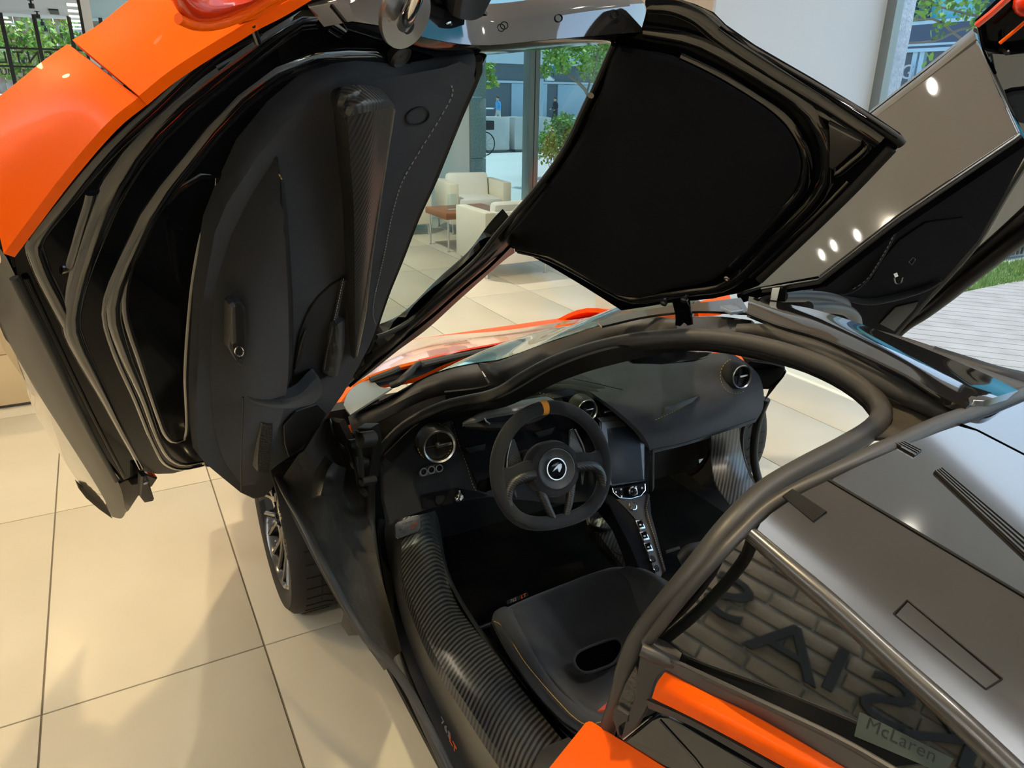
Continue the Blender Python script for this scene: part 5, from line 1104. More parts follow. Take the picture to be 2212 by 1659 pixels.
stuff(B().dashes(FD.off(-.008)((1945, 474), (1923, 523), (1897, 568), (1871, 605), (1838, 628)), L=.012, gap=.010, r=.0012).build('stitching', WSTITCH, far_door))
B().tube(FD.off(-.012)((1945, 476), (1924, 524), (1898, 569), (1872, 606), (1838, 632), (1790, 640)), .004, n=6, res=20).build('card_crease', ALC, far_door)
zf([(1900, 700), (1935, 664), (1984, 652), (1975, 668), (1932, 716)], -.014, .004, .002, 'lower_pocket', PLASTIC)
zf([(1930, 592), (1938, 589), (1941, 597), (1933, 600)], .004, .006, .001, 'latch', CHROME)
B().tube(FD.off(.002)((1932, 600), (1936, 612), (1944, 612), (1950, 598)), .0025, n=6, res=12).build('latch_hook', DKSTEEL, far_door)
B().tube(FD.off(.0)((1963, 566), (1972, 556), (1978, 560), (1970, 572), (1963, 566)), .0015, n=5).build('catch', DKSTEEL, far_door)
zf([(1742, 612), (1760, 610), (1752, 644), (1738, 642)], -.01, .006, .002, 'hinge_strip', GREYP)
hp = Pl(Zp(1680, 640, 1.165), TO(Zp(1680, 640, 1.165)))
B().slab(hp((1685, 621), (1701, 615), (1696, 652), (1678, 651)), -hp.n*.03, bev=.002).build('hinge_arm', PIANO, car)
B().slab(hp.off(.001)((1668, 622), (1685, 621), (1678, 650), (1664, 648)), -hp.n*.02, bev=.002).build('hinge_face', mat('pale_blue_grey_plate', (.30, .34, .37), .4), car)
# far opening: weather strips
B().tube(P3('z', (1690, 640, 1.14), (1740, 640, 1.12), (1790, 644, 1.09), (1822, 654, 1.05), (1828, 666, 1.0)), .016, n=10, res=24).build('door_seal', GREYP, car)
B().tube(P3('z', (1745, 664, 1.12), (1790, 664, 1.10), (1826, 670, 1.07), (1846, 684, 1.03), (1851, 700, .98)), .016, n=10, res=24).build('door_seal', GREYP, car)
B().tube(P3('z', (2010, 768, 1.10), (2080, 790, 1.09), (2150, 812, 1.08), (2260, 835, 1.06)), .022, n=10, res=20).build('door_seal', RUBBER2, car)
zsheet([L('z', (1.13, 1.14, 1.13), (1760, 690), (1940, 735), (2200, 842)), L('z', (1.08, 1.07, 1.06), (1800, 690), (1960, 730), (2240, 830))], 'spine_recess', FELT, n=14)

# ---------------------------------------------------------------- cabin: tub, carpet, bulkheads
B().box((-.64, .35, .11), (.64, 2.15, .135)).build('cabin_carpet', CARPET, car)
B().box((-.80, 2.1, .11), (.80, 2.16, .70)).build('firewall', BLACK, car)
B().box((-.60, .30, .11), (.60, .36, .80)).build('rear_bulkhead', BLACK, car)
B().box((-.78, -1.3, .11), (.78, 3.0, .13)).build('underfloor', BLACK, car)
b = B(); b.sheet([[Vector((x, y, z)) for y, z in ((3.22, .30), (3.18, .50), (2.95, .60), (2.6, .66))] for x in (-.75, -.4, 0, .4, .75)], n=12, m=12, back=Vector((0, -.01, -.01))); b.build('nose', ORANGE, car)
b = B(); b.sheet([[Vector((x, y, z)) for y, z in ((-.35, .92), (-.6, .90), (-1.0, .86), (-1.3, .78), (-1.34, .35))] for x in (-.62, -.3, 0, .3, .62)], n=16, m=12, back=Vector((0, 0, -.02))); b.build('tail_cover', DECK, car)
for s in (-1, 1):
    b = B(); b.sheet([[Vector((s*.62, y, z)) for y, z in ((-.4, .86), (-.7, .85), (-1.2, .82))], [Vector((s*.92, y, z)) for y, z in ((-.4, .76), (-.7, .78), (-1.2, .76))], [Vector((s*.97, y, z)) for y, z in ((-.4, .67), (-.5, .68), (-1.25, .45))]], n=14, m=10, back=Vector((-s*.01, 0, 0))); b.build('rear_fender', ORANGE, car)
    b = B(); b.sheet([[Vector((s*.60, y, z)) for y, z in ((2.0, .72), (2.3, .76), (2.7, .72), (3.1, .52))], [Vector((s*.93, y, z)) for y, z in ((1.86, .66), (2.2, .73), (2.6, .68), (3.0, .48))]] if s > 0 else [[Vector((s*.60, y, z)) for y, z in ((2.1, .66), (2.35, .66), (2.7, .64), (3.1, .50))], [Vector((s*.90, y, z)) for y, z in ((2.06, .60), (2.3, .655), (2.6, .62), (3.0, .46))]], n=14, back=Vector((0, 0, -.02))); b.build('front_fender', ORANGE, car)
# far sill with its carbon inner face, seal and far footwell
zsheet([L('z', (.60, .50, .44, .42), (1536, 942), (1536, 985), (1545, 1040), (1575, 1090)), L('z', (.60, .50, .44, .42), (1568, 932), (1572, 985), (1588, 1040), (1608, 1080)), L('z', (.60, .50, .44, .42), (1596, 923), (1602, 972), (1616, 1020), (1640, 1062))], 'sill_carbon', CARBW, n=20, mm=12, label='far sill in ribbed carbon')
B().tube(P3('x', (1655, 862, .74), (1640, 900, .74), (1630, 950, .75), (1630, 1000, .76), (1645, 1052, .77), (1680, 1095, .77)), .016, n=10, res=30).build('door_seal', RUBBER2, car)
B().tube(P3('x', (1612, 905, .72), (1603, 940, .73), (1606, 990, .74), (1632, 1050, .75)), .007, n=8, res=20).build('sill_trim', GREYP, car)
zsheet([L('z', (.70, .66, .60), (1600, 800), (1660, 830), (1650, 868)), L('z', (.78, .74, .68), (1620, 780), (1697, 800), (1668, 845))], 'pillar_trim', BLACK, n=12)
B().slab(Pl((.70, 1.72, .8), (-1, -.4, .2))((1600, 770), (1640, 775), (1696, 798), (1690, 815), (1660, 842), (1640, 842), (1625, 800)), (.03, .03, 0), bev=.006).build('pillar_cover', BLACK, car)

# ---------------------------------------------------------------- dashboard
dash = zsheet([L('z', (.80, .83, .845, .85), (1225, 802), (1310, 783), (1420, 766), (1580, 762)), L('z', (.80, .82, .835, .835), (1240, 822), (1330, 806), (1450, 794), (1620, 790)), L('z', (.79, .80, .81, .80), (1280, 850), (1380, 840), (1480, 825), (1640, 812)),
        L('z', (.76, .765, .77, .76), (1330, 885), (1420, 880), (1520, 862), (1648, 838)), L('z', (.70, .70, .70, .70), (1380, 930), (1450, 922), (1540, 900), (1650, 862)), L('z', (.63, .625, .62, .63), (1400, 960), (1470, 948), (1560, 922), (1646, 888)),
        L('z', (.58, .575, .57, .58), (1405, 980), (1480, 962), (1570, 934), (1632, 912))], 'dashboard', mat('blue_black_suede', (.033, .036, .042), .95, spec=.15, sheen=.30, var=(7, .22, (.048, .052, .060)), bump=('noise', 600, .3, .0006)), n=40, mm=40, th=.03, label='suede dashboard with round vents')
stuff(B().dashes(P3('z', (1416, 907, .745), (1450, 891, .757), (1490, 870, .768), (1516, 850, .782)), r=.0009).build('stitching', YSTITCH, dash))
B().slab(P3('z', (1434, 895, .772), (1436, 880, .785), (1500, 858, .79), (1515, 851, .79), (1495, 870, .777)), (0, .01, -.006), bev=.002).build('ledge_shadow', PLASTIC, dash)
B().tube(P3('z', (1238, 818, .823), (1290, 829, .823), (1345, 842, .818)), .0012, n=5).build('panel_seam', BLACK, dash)
B().tube(P3('z', (1405, 972, .608), (1480, 956, .605), (1560, 930, .60), (1632, 905, .605)), .0014, n=5, res=14).build('panel_seam', BLACK, dash)
o5 = Vector((.55, 1.72, .64)); 
text_mesh('765LT', Zp(1599, 866, .70)+TO(Zp(1599, 866, .7))*.02, Zp(1612, 863, .705)-Zp(1586, 869, .705), (0, .2, 1), .020, mat('embossed_suede', (.05, .052, .056), .9), 'lettering', dash, depth=.0005, shear=.3)
def air_vent(px, py, pl, r, name='air_vent', ring=STEEL, ax=(0, -1, .12), stitch=False, tint=None):
    c = pl.at(px, py); a = (Vector(ax)).normalized()
    v = B().lathe([(r*1.25, -.03), (r*1.18, .004), (r*1.02, .018), (r*.98, .014), (r*.96, -.02)], c, a, n=40, caps=False).build(name, ALC if stitch else PLASTIC, dash)
    B().lathe([(r*.98, .012), (r*1.03, .018), (r*1.0, .021), (r*.90, .018), (r*.88, .008)], c, a, n=40, caps=False).build('vent_ring', ring, v)
    B().lathe([(r*.9, .0), (r*.6, -.004), (.001, -.006)], c, a, n=32, caps=False).build('vent_bowl', BLACK, v)
    B().ball(c+a*.004, r*.22, n=12).build('vent_hub', PLASTIC, v)
    u = Vector((1, 0, 0)); B().box(c+a*.010+Vector((-.1*r, -.004, -.08*r)), c+a*.010+Vector((.85*r, .004, .10*r)), bev=.0015).build('vent_slider', STEEL, v)
    B().box(c+a*.004+Vector((-.9*r, -.002, -.015*r)), c+a*.004+Vector((.1*r, .002, .03*r)), bev=.0005).build('vent_blade', PLASTIC, v)
    B().box(c+a*.003+Vector((-.015*r, -.002, -.9*r)), c+a*.003+Vector((.015*r, .002, .9*r)), bev=.0005).build('vent_blade', PLASTIC, v)
    return v
DP2_ = Pl(Zp(1594, 812, .802)+TO(Zp(1594, 812, .8))*.035, (-.05, -1, .2))
air_vent(1594, 812, DP2_, .036, ax=(-.05, -1, .15), stitch=True)
stuff(B().dashes([DP2_.off(.004).at(1590-32*math.cos(k*PI/12)*1.0, 810-40*math.sin(k*PI/12)) for k in range(-5, 8)] if False else [DP2_.off(.012).at(1590+34*math.cos(math.radians(a)), 812+38*math.sin(math.radians(a))) for a in range(250, 40, -15)], r=.0009).build('stitching', YSTITCH, dash))
DR_ = Pl((-.56, 1.66, .72), (-.05, -1, .25))
air_vent(945, 961, DR_, .044, ax=(-.10, -1, .15))
stuff(B().dashes([DR_.off(.004).at(938+38*math.cos(math.radians(a)), 955+42*math.sin(math.radians(a))) for a in range(-75, 170, 15)], L=.005, gap=.004, r=.0008).build('stitching', YSTITCH, dash))
air_vent(1262, 884, Pl((-.13, 1.60, .74), (0, -1, .2)), .032, ax=(-.05, -1, .12))
# driver's side panel
dp = Pl((-.5, 1.72, .72), (0, -1, .30))
DPn = [(826, 1000), (850, 965), (880, 935), (930, 905), (980, 890), (1040, 885), (1110, 880), (1180, 872), (1260, 872), (1300, 900), (1310, 1000), (1300, 1080), (1200, 1090), (1060, 1070), (1000, 1082), (936, 1096), (870, 1118), (840, 1130), (830, 1080)]
drv = B().slab(DASH.off(-.03)(*DPn), -DASH.n*.03, bev=.004).build('driver_panel', ALC, dash)
def dsl(px, off, th, bev, name, m, pl=DASH, smooth=0, parent=None): return B().slab(pl.off(off)(*px), -pl.n*th, bev=bev, smooth=smooth).build(name, m, parent or dash)
stuff(B().dashes(DASH.off(-.026)((975, 905), (990, 955), (1008, 1005), (1025, 1055), (1040, 1072)), L=.005, gap=.005, r=.0008).build('stitching', YSTITCH, dash))
dsl([(976, 900), (1100, 878), (1230, 870), (1270, 880), (1268, 940), (1240, 1000), (1180, 1030), (1050, 1060), (1036, 1060), (1000, 975)], -.022, .008, .003, 'cluster_surround', ALCD)
dsl([(1003, 968), (1050, 958), (1048, 972), (1016, 980)], -.014, .006, .002, 'cluster_slot', BLACK)
dsl([(1155, 934), (1200, 922), (1192, 938), (1164, 945)], -.014, .006, .002, 'cluster_slot', BLACK)
# folding instrument display: carbon hood and slim screen
IC = Pl((-.37, 1.62, .79), (0, -1, .6))
B().sheet([IC.off(-.01)((999, 913), (1025, 893), (1052, 879), (1110, 868), (1165, 858), (1184, 857), (1197, 864)), IC.off(.018)((999, 914), (1027, 899), (1052, 889), (1110, 878), (1165, 867), (1186, 866), (1196, 870)), IC.off(.022)((1000, 915), (1030, 906), (1050, 899), (1110, 888), (1165, 877), (1188, 874), (1196, 875))], n=24, m=10, th=.01).build('display_hood', mat('sky_lit_carbon', (.15, .15, .145), .32, coat=.4, coat_rough=.3), dash)  # carbon coloured paler: windscreen light on the hood put into the base
B().slab(IC.off(.008)((1040, 902), (1110, 890), (1180, 878), (1194, 880), (1165, 900), (1110, 911), (1050, 916)), -IC.n*.01, bev=.002).build('display_screen', SCREEN, dash)
B().sheet([IC.off(.020)((1001, 916), (1050, 915), (1110, 911), (1165, 900), (1196, 879)), IC.off(.026)((1004, 921), (1050, 923), (1110, 919), (1165, 907), (1198, 882)), IC.off(.006)((1010, 926), (1050, 930), (1105, 926), (1155, 914), (1197, 888))], n=20, m=8, th=.006).build('display_base', CARB, dash)
B().tube(IC.off(.022)((1046, 903), (1050, 910), (1058, 916)), .0025, n=6).build('display_clip', STEEL, dash)
zsheet([L('z', (.80, .82, .82), (1090, 868), (1180, 850), (1235, 838)), L('z', (.80, .81, .805), (1100, 876), (1185, 862), (1255, 852))], 'dash_top', ALC, n=14)
stuff(B().dashes(P3('z', (1150, 846, .832), (1180, 852, .825), (1200, 862, .815)), r=.0008).build('stitching', YSTITCH, dash))
# switch trio, park brake switch, key, column
SW3 = DASH.off(-.022)
pod = B(); pod.slab(SW3.off(.003)((905, 1020), (912, 1010), (922, 1008), (932, 1004), (944, 1002), (955, 1006), (956, 1016), (948, 1021), (938, 1022), (926, 1026), (914, 1030), (907, 1028)), -SW3.n*.005, bev=.001); pod_o = pod.build('switch_plate', mat('grey_switch_plate', (.16, .16, .16), .35, metal=.6), dash)
for q in ((914, 1019), (931, 1014.5), (948, 1011)):
    c = SW3.off(.004).at(*q); B().lathe([(.0095, 0), (.0115, .003), (.0110, .006), (.0085, .006), (.0082, .001)], c, SW3.n, n=24, caps=False).build('switch_ring', mat('pale_grey_ring', (.42, .42, .42), .4, metal=.4), pod_o)
    B().lathe([(.008, 0), (.008, .002), (.001, .003)], c, SW3.n, n=20, caps=False).build('switch_button', BLACK, pod_o)
dsl([(912, 1072), (935, 1066), (990, 1055), (1030, 1062), (1055, 1070), (1000, 1082), (936, 1096), (915, 1100)], -.012, .015, .004, 'lower_panel', ALCD)
dsl([(942, 1071), (958, 1068), (962, 1075), (958, 1086), (946, 1092), (940, 1084)], -.006, .008, .002, 'park_switch', BLACK)
kc = DASH.off(.0).at(990, 1074); ka = (DASH.n+Vector((-.2, 0, .1))).normalized()
kn = B().lathe([(.012, -.012), (.0125, .0), (.0125, .012), (.009, .015), (.001, .013)], kc, ka, n=24, caps=False).build('rotary_knob', CHROME, dash)
B().tube([kc+ka*.013, kc+ka*.016+Vector((0, 0, .012)), kc+ka*.014+Vector((.001, 0, .024))], .004, n=8).build('knob_lever', CHROME, kn)
# left end of the dash: pillar pod with speaker grille
zsheet([['x', (842, 958, -.66), (862, 952, -.64), (876, 962, -.63)], ['x', (818, 975, -.70), (850, 990, -.66), (876, 985, -.63)], ['x', (820, 1000, -.70), (848, 1020, -.66), (878, 1020, -.63)], ['x', (826, 1035, -.70), (846, 1050, -.67), (870, 1046, -.64)]], 'end_pod', GREYP, n=16, mm=12, parent=dash)
B().slab(P3('x', (838, 956, -.665), (858, 952, -.645), (870, 962, -.635), (848, 972, -.66)), (0, .02, -.01), bev=.003).build('pod_grille', PIANO, dash)
zsheet([['x', (824, 1005, -.72), (846, 1040, -.69), (872, 1060, -.66), (915, 1070, -.60)], ['x', (826, 1090, -.72), (846, 1100, -.69), (872, 1112, -.66), (914, 1102, -.60)]], 'knee_panel', ALC, n=16, parent=dash)
# steering column, stalks and paddles
SWc = Vector((-.367, 1.418, .730)); SWn = Vector((-.02, -1, .42)).normalized()
SWx = (Vector((1, 0, 0)) - SWn*SWn.x).normalized(); SWy = SWn.cross(SWx)
SWR = Matrix.Rotation(math.radians(-3), 3, SWn); SWx, SWy = SWR @ SWx, SWR @ SWy
def sw(x, y, h=0.0): return SWc + SWx*x + SWy*y + SWn*h
sw_o = thing_ = None
col = B().lathe([(.045, -.16), (.050, -.06), (.062, -.045), (.062, -.02)], SWc, SWn, n=32).build('steering_column', ALCD, car)
B().slab([sw(a, b_, -.05) for a, b_ in ((-.18, -.005), (-.06, .012), (-.06, -.01), (-.17, -.035), (-.19, -.025))], -SWn*.015, bev=.004).build('indicator_stalk', PIANO, col)
B().slab([sw(a, b_, -.045) for a, b_ in ((.06, -.01), (.10, .005), (.105, -.015), (.07, -.03))], -SWn*.015, bev=.004).build('wiper_stalk', PIANO, col)
for s in (-1, 1):
    B().slab([sw(s*a, b_, -.030) for a, b_ in ((.066, .02), (.082, .088), (.092, .090), (.112, .03), (.112, -.02), (.100, -.062), (.094, -.060), (.100, -.02), (.075, -.005))], -SWn*.006, bev=.002).build('shift_paddle', CARB, col)
    B().tube([sw(s*.094, .088, -.026), sw(s*.113, .035, -.026), sw(s*.114, -.02, -.026)], .0028, n=8, res=12).build('paddle_edge', STEEL, col)
# rim: round over the top, flattened below
RW = .157; rim = []
for k in range(64):
    a = 2*PI*k/64+PI/2; x, y = RW*math.cos(a), RW*math.sin(a)
    if y < -.075:
        t = min(1, (-.075-y)/.088); y = -.075 - (-.075-y)*(1-.28*t); x = x*(1+.10*t*(1-abs(x)/.17))
    rim.append(sw(x, y))
wheel_o = B().tube(rim, [0.0182 for k in range(64)], n=14, closed=True).build('steering_wheel', ALC, car, label='flat-bottomed suede steering wheel with orange top marker')
B().tube([sw(RW*math.cos(a), RW*math.sin(a)) for a in [PI/2+(-.02+.012*j) for j in range(10)]], .0189, n=14).build('top_marker', YMARK, wheel_o)
for a0 in (PI/2-.62, PI/2+.78): B().tube([sw(RW*math.cos(a0), RW*math.sin(a0)), sw(RW*math.cos(a0+.006), RW*math.sin(a0+.006))], .0186, n=14).build('rim_seam', BLACK, wheel_o)
B().lathe([(.054, -.06), (.068, -.04), (.073, .0), (.069, .016), (.055, .022), (.052, .018), (.034, .014), (.001, .014)], SWc, SWn, n=48, caps=False).build('airbag_hub', ALC, wheel_o)
B().lathe([(.051, .018), (.053, .022), (.050, .0235), (.036, .016), (.001, .016)], SWc, SWn, n=48, caps=False).build('hub_pad', mat('blue_grey_leather', (.035, .040, .045), .5), wheel_o)
bdg = B().lathe([(.0275, .015), (.0275, .020), (.025, .0205), (.001, .0205)], SWc, SWn, n=40, caps=False).build('badge', PIANO, wheel_o)
B().lathe([(.0255, .018), (.0285, .018), (.0285, .0212), (.0255, .0212), (.0255, .018)], SWc, SWn, n=40, caps=False).build('badge_ring', CHROME, bdg)
B().slab([sw(a, b_, .0222) for a, b_ in ((-.013, -.005), (-.006, .003), (.004, .010), (.013, .012), (.0155, .009), (.014, .002), (.007, -.009), (.004, -.008), (.006, -.001), (.002, .002), (-.004, -.001))], -SWn*.0012).build('badge_emblem', STEEL, bdg)
for s in (-1, 1):
    # side spokes: suede top, carbon sweep running down into the rim
    B().sheet([[sw(s*.045, .032, .008), sw(s*.085, .030, .012), sw(s*.125, .022, .010), sw(s*.158, .035, .006)], [sw(s*.05, .018, .018), sw(s*.09, .014, .020), sw(s*.13, .004, .014), sw(s*.160, .0, .008)], [sw(s*.05, .004, .018), sw(s*.09, -.002, .020), sw(s*.125, -.014, .014), sw(s*.162, -.045, .008)]], n=14, m=8, back=-SWn*.02).build('spoke', ALC, wheel_o)
    B().tube([sw(s*.060, -.004, .008), sw(s*.095, -.006, .010), sw(s*.124, -.018, .008), sw(s*.139, -.050, .006), sw(s*.132, -.090, .006), sw(s*.100, -.121, .006), sw(s*.05, -.130, .005), sw(0, -.131, .004)], [.016, .015, .014, .012, .011, .011, .011, .011], n=12, res=40).build('spoke_trim', CARB, wheel_o)
    B().tube([sw(s*.045, -.045, .004), sw(s*.034, -.085, .006), sw(s*.018, -.126, .004)], [.013, .0105, .009], n=12, res=12).build('lower_spoke', CARB, wheel_o)
# centre console
con = zsheet([L('z', (.79, .80, .80, .79, .765, .72, .62, .44), (1174, 832), (1240, 817), (1301, 829), (1360, 845), (1392, 866), (1405, 893), (1410, 960), (1410, 1062)), L('z', (.785, .795, .79, .775, .745, .70, .61, .43), (1176, 836), (1235, 838), (1301, 850), (1352, 860), (1380, 876), (1400, 902), (1408, 960), (1409, 1062)),
        L('z', (.78, .78, .775, .755, .73, .69, .60, .43), (1178, 840), (1232, 848), (1301, 863), (1346, 871), (1372, 884), (1394, 905), (1404, 960), (1404, 1062))], 'console_hood', ALC, n=40, mm=8, th=.02)
def cs(px, off, th, bev, name, m, smooth=0, parent=None): return B().slab(CON.off(off)(*px), -CON.n*th, bev=bev, smooth=smooth).build(name, m, parent or con)
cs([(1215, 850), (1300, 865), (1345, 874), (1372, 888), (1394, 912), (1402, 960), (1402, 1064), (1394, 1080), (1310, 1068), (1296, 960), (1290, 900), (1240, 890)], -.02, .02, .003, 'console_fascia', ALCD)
cs([(1306, 888), (1342, 883), (1340, 887), (1306, 892)], .0, .004, .001, 'vent_slider', STEEL)
cs([(1290, 902), (1362, 895), (1382, 903), (1386, 910), (1306, 922)], -.006, .01, .002, 'fascia_ledge', CARB)
scr = cs([(1297, 910), (1368, 902), (1386, 906), (1392, 960), (1394, 1038), (1318, 1050), (1310, 1046), (1300, 960)], .0, .012, .004, 'touch_screen', mat('dark_screen_bezel', (.03, .03, .03), .25, coat=.6))
cs([(1312, 926), (1380, 916), (1390, 1036), (1322, 1046)], .0015, .003, .001, 'screen_face', SCREEN, parent=scr)
B().tube(CON.off(.002)((1295, 912), (1302, 960), (1314, 1045), (1322, 1049), (1393, 1038)), .0022, n=6).build('screen_trim', DKSTEEL, scr)
sw_b = cs([(1322, 1053), (1392, 1043), (1394, 1058), (1384, 1070), (1362, 1076), (1338, 1075), (1324, 1064)], .0, .01, .003, 'control_pad', PIANO)
B().tube(CON.off(.002)((1323, 1054), (1325, 1064), (1338, 1075), (1362, 1077), (1384, 1071), (1394, 1059), (1393, 1045)), .0016, n=6).build('pad_trim', CHROME, sw_b)
kc = CON.off(.004).at(1363, 1062)
B().lathe([(.013, 0), (.0155, .006), (.0155, .012), (.012, .014), (.010, .011), (.001, .011)], kc, CON.n, n=30, caps=False).build('control_knob', CHROME, sw_b)
B().lathe([(.010, .0112), (.004, .0125), (.001, .0125)], kc, CON.n, n=20, caps=False).build('knob_centre', PIANO, sw_b)
for q in ((1331, 1063), (1342, 1057), (1343, 1072), (1374, 1052), (1387, 1054), (1376, 1066)): cs([(q[0]-1.5, q[1]-2), (q[0]+1.5, q[1]-2), (q[0]+1.5, q[1]+2), (q[0]-1.5, q[1]+2)], .0008, .0008, 0, 'pad_icon', TEXTW, parent=sw_b)
# tapering tunnel with start button, gear buttons and dials
TU = plane3(CON.at(1330, 1080), CON.at(1396, 1080), P3('z', (1430, 1240, .36))[0])
def tu(px, off, th, bev, name, m, smooth=0, parent=None): return B().slab(TU.off(off)(*px), -TU.n*th, bev=bev, smooth=smooth).build(name, m, parent or con)
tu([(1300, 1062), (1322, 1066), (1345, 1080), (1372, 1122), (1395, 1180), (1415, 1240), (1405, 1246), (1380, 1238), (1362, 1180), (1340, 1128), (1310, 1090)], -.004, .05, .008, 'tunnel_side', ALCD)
tu([(1330, 1078), (1398, 1066), (1396, 1085), (1392, 1100), (1402, 1122), (1420, 1180), (1434, 1236), (1428, 1248), (1416, 1244), (1402, 1200), (1384, 1150), (1374, 1120), (1352, 1098)], .002, .03, .003, 'tunnel_plate', mat('dark_satin_plate', (.03, .03, .03), .35, coat=.3))
tu([(1398, 1066), (1404, 1066), (1402, 1082), (1404, 1110), (1420, 1160), (1440, 1232), (1434, 1236), (1414, 1165), (1396, 1115), (1394, 1095)], .008, .03, .004, 'tunnel_edge', ALC)
stuff(B().dashes(TU.off(.011)((1403, 1072), (1397, 1095), (1402, 1122), (1418, 1172), (1436, 1232)), L=.004, gap=.003, r=.0007).build('stitching', YSTITCH, con))
c = TU.off(.004).at(1366, 1094); sb = B().lathe([(.013, 0), (.014, .004), (.011, .005), (.0105, .003), (.001, .003)], c, TU.n, n=28, caps=False).build('start_button', CHROME, con)
B().lathe([(.0105, .0035), (.001, .0045)], c, TU.n, n=20, caps=False).build('button_face', GREYP, sb)
for q in (((1372, 1124), (1387, 1123), (1395, 1141), (1380, 1144)), ((1381, 1149), (1396, 1147), (1404, 1165), (1389, 1168)), ((1390, 1173), (1404, 1171), (1412, 1189), (1397, 1192))):
    g = tu(q, .006, .008, .0015, 'gear_button', CHROME)
    cx_, cy_ = sum(p[0] for p in q)/4, sum(p[1] for p in q)/4
    tu([(cx_+(p[0]-cx_)*.72, cy_+(p[1]-cy_)*.70-1) for p in q], .0065, .002, .0005, 'button_face', PIANO, parent=g)
    tu([(cx_-2, cy_-1), (cx_+2, cy_-1), (cx_+2, cy_+2), (cx_-2, cy_+2)], .0072, .0004, 0, 'button_mark', TEXTW, parent=g)
for q in ((1407, 1209), (1415, 1229)):
    c = TU.off(.004).at(*q); d = B().lathe([(.010, 0), (.0105, .006), (.0085, .008), (.008, .006), (.001, .006)], c, TU.n, n=24, caps=False).build('drive_dial', CHROME, con)
    B().lathe([(.008, .0065), (.001, .007)], c, TU.n, n=18, caps=False).build('dial_face', BLACK, d)
# tunnel body, cup holder and tray between console and driver
zsheet([L('z', (.36, .36, .34, .32), (1262, 1110), (1320, 1112), (1350, 1150), (1405, 1240)), L('z', (.34, .34, .32, .30), (1268, 1130), (1300, 1165), (1340, 1205), (1375, 1245)), L('z', (.18, .18, .18, .18), (1262, 1150), (1290, 1185), (1325, 1225), (1350, 1260))], 'tunnel_tray', CARBW, n=20, mm=8)
B().lathe([(.042, .0), (.045, .010), (.040, .012), (.036, -.05), (.001, -.05)], P3('z', (1300, 1130, .355))[0], (0, -.1, 1), n=28, caps=False).build('cup_holder', PLASTIC, con)
zsheet([L('z', (.335, .33, .32), (1310, 1170), (1345, 1180), (1378, 1215)), L('z', (.325, .32, .31), (1325, 1190), (1350, 1205), (1380, 1240))], 'tray_mat', mat('woven_tray_mat', (.012, .013, .013), .5, bump=('voronoi', 160, 1.0, .003)), n=12)
# rear view mirror seen from behind the header
RM = Pl((.10, 1.40, 1.0), (-.2, -1, .3))
B().slab(RM((1353, 775), (1362, 767), (1400, 760), (1480, 758), (1542, 760), (1530, 773), (1500, 782), (1430, 787), (1370, 786)), -RM.n*.02, bev=.006).build('rear_mirror', mat('dark_mirror', (.01, .012, .015), .05, coat=1), car)
# driver's bucket seat
seat = zsheet([['z', (1096, 1312, .24), (1130, 1296, .26), (1200, 1268, .27), (1270, 1242, .27), (1320, 1226, .26), (1352, 1224, .24)], ['z', (1075, 1330, .30), (1110, 1312, .33), (1195, 1278, .315), (1268, 1248, .315), (1322, 1232, .32), (1372, 1228, .36)],
        ['z', (1070, 1346, .31), (1128, 1352, .36), (1200, 1330, .30), (1280, 1300, .285), (1345, 1275, .30), (1420, 1250, .40)], ['z', (1095, 1390, .33), (1165, 1418, .39), (1215, 1400, .29), (1295, 1370, .275), (1365, 1330, .30), (1450, 1290, .43)],
        ['z', (1150, 1470, .36), (1212, 1480, .43), (1240, 1468, .31), (1300, 1440, .30), (1370, 1400, .33), (1460, 1340, .46)], ['z', (1215, 1545, .40), (1258, 1532, .47), (1280, 1512, .36), (1330, 1490, .37), (1390, 1460, .41), (1470, 1400, .50)],
        ['z', (1280, 1580, .48), (1300, 1560, .53), (1318, 1545, .48), (1360, 1530, .50), (1420, 1500, .54), (1480, 1460, .58)]], 'bucket_seat', ALC, n=40, mm=40, th=.03, label='black suede bucket seat with gold edge stitching')
zsheet([['z', (1062, 1340, .30), (1068, 1322, .325), (1090, 1310, .33), (1108, 1316, .335)], ['z', (1068, 1362, .30), (1088, 1348, .36), (1118, 1350, .375), (1134, 1372, .36)], ['z', (1092, 1402, .32), (1120, 1398, .39), (1150, 1408, .405), (1168, 1432, .38)],
        ['z', (1142, 1478, .34), (1172, 1478, .43), (1200, 1484, .44), (1218, 1500, .41)], ['z', (1204, 1548, .38), (1228, 1540, .47), (1252, 1538, .48), (1272, 1530, .45)], ['z', (1262, 1590, .45), (1282, 1576, .53), (1300, 1566, .54), (1316, 1552, .52)]], 'seat_bolster', ALC, n=16, mm=40, parent=seat, th=.03)
zsheet([['z', (1060, 1344, .31), (1058, 1368, .20)], ['z', (1090, 1402, .325), (1105, 1440, .20)], ['z', (1142, 1480, .345), (1170, 1530, .2)], ['z', (1204, 1550, .385), (1240, 1600, .25)], ['z', (1262, 1592, .455), (1300, 1620, .35)]], 'seat_shell', PLASTIC, n=10, mm=24, parent=seat)
zsheet([['z', (1330, 1240, .30), (1338, 1230, .34), (1362, 1222, .37), (1386, 1226, .37)], ['z', (1352, 1262, .30), (1372, 1246, .37), (1402, 1236, .41), (1424, 1244, .40)], ['z', (1372, 1300, .31), (1398, 1276, .40), (1430, 1258, .44), (1456, 1272, .43)], ['z', (1392, 1350, .34), (1425, 1320, .43), (1460, 1300, .47), (1490, 1310, .45)]], 'seat_bolster', ALC, n=16, mm=24, parent=seat, th=.03)
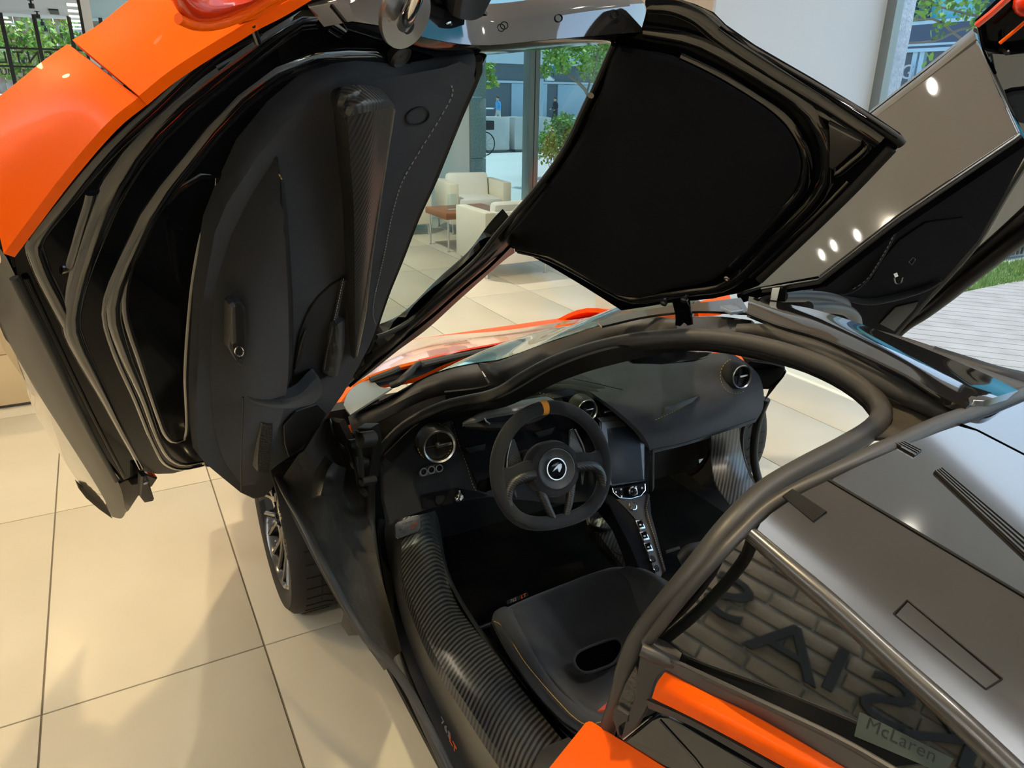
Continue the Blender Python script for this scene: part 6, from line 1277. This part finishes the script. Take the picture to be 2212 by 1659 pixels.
stuff(B().dashes(P3('z', (1068, 1348, .322), (1078, 1352, .332), (1098, 1378, .352), (1130, 1430, .385), (1168, 1478, .425), (1205, 1520, .455), (1240, 1556, .485), (1268, 1572, .515), (1300, 1566, .55)), L=.004, gap=.0025, r=.0010, lift=Vector((-.003, -.003, .012))).build('stitching', YSTITCH, seat))
SP = plane3(P3('z', (1245, 1430, .318))[0], P3('z', (1335, 1385, .32))[0], P3('z', (1270, 1455, .318))[0])
B().slab(SP.off(.03)((1240, 1428), (1246, 1412), (1262, 1402), (1310, 1384), (1332, 1380), (1344, 1392), (1340, 1412), (1326, 1432), (1300, 1444), (1266, 1453), (1250, 1446)), -SP.n*.006).build('harness_slot', mat('slot_shade_black', (.001, .001, .001), 1.0, spec=0.0), seat)  # flat plate over the cushion; the hole's shade put into its black
B().tube(rs(SP.off(.031)((1240, 1428), (1246, 1412), (1262, 1402), (1310, 1384), (1332, 1380), (1344, 1392), (1340, 1412), (1326, 1432), (1300, 1444), (1266, 1453), (1250, 1446)), 40, closed=True), .0035, n=8, closed=True).build('slot_rim', ALC, seat)
tg = Pl(P3('z', (1118, 1290, .30))[0], (-.3, -1, .5))
B().slab(tg((1096, 1306), (1094, 1298), (1140, 1280), (1142, 1287)), -tg.n*.004).build('seat_tag', BLACK, seat)
text_mesh('765', tg.off(.001).at(1108, 1297), tg.at(1140, 1283)-tg.at(1096, 1302), (0, .2, 1), .013, GRTEXT, 'lettering', seat, shear=.3)
text_mesh('LT', tg.off(.001).at(1130, 1288), tg.at(1140, 1283)-tg.at(1096, 1302), (0, .2, 1), .015, ORTEXT, 'lettering', seat, shear=.3)
B().tube(P3('z', (1018, 1364, .15), (1052, 1352, .15), (1090, 1340, .15)), .008, n=8).build('seat_rail', DKSTEEL, seat)
# passenger seat, mostly hidden
ps = zsheet([['z', (1462, 1200, .30), (1480, 1178, .35), (1530, 1166, .36)], ['z', (1470, 1215, .34), (1500, 1195, .40), (1560, 1170, .40)], ['z', (1490, 1240, .34), (1520, 1230, .42), (1600, 1200, .42)]], 'bucket_seat', ALC, n=14, mm=12, th=.04, label='passenger bucket seat, mostly hidden')
tp = Pl(P3('z', (1452, 1190, .30))[0], (-.2, -1, .5))
B().slab(tp((1440, 1196), (1439, 1190), (1468, 1180), (1470, 1186)), -tp.n*.006, bev=.001).build('seat_tag', GREYP, ps)
B().tube(P('z', .13, (940, 1250), (1010, 1225), (1080, 1205)), .003, n=6).build('mat_edge', PLASTIC, car)
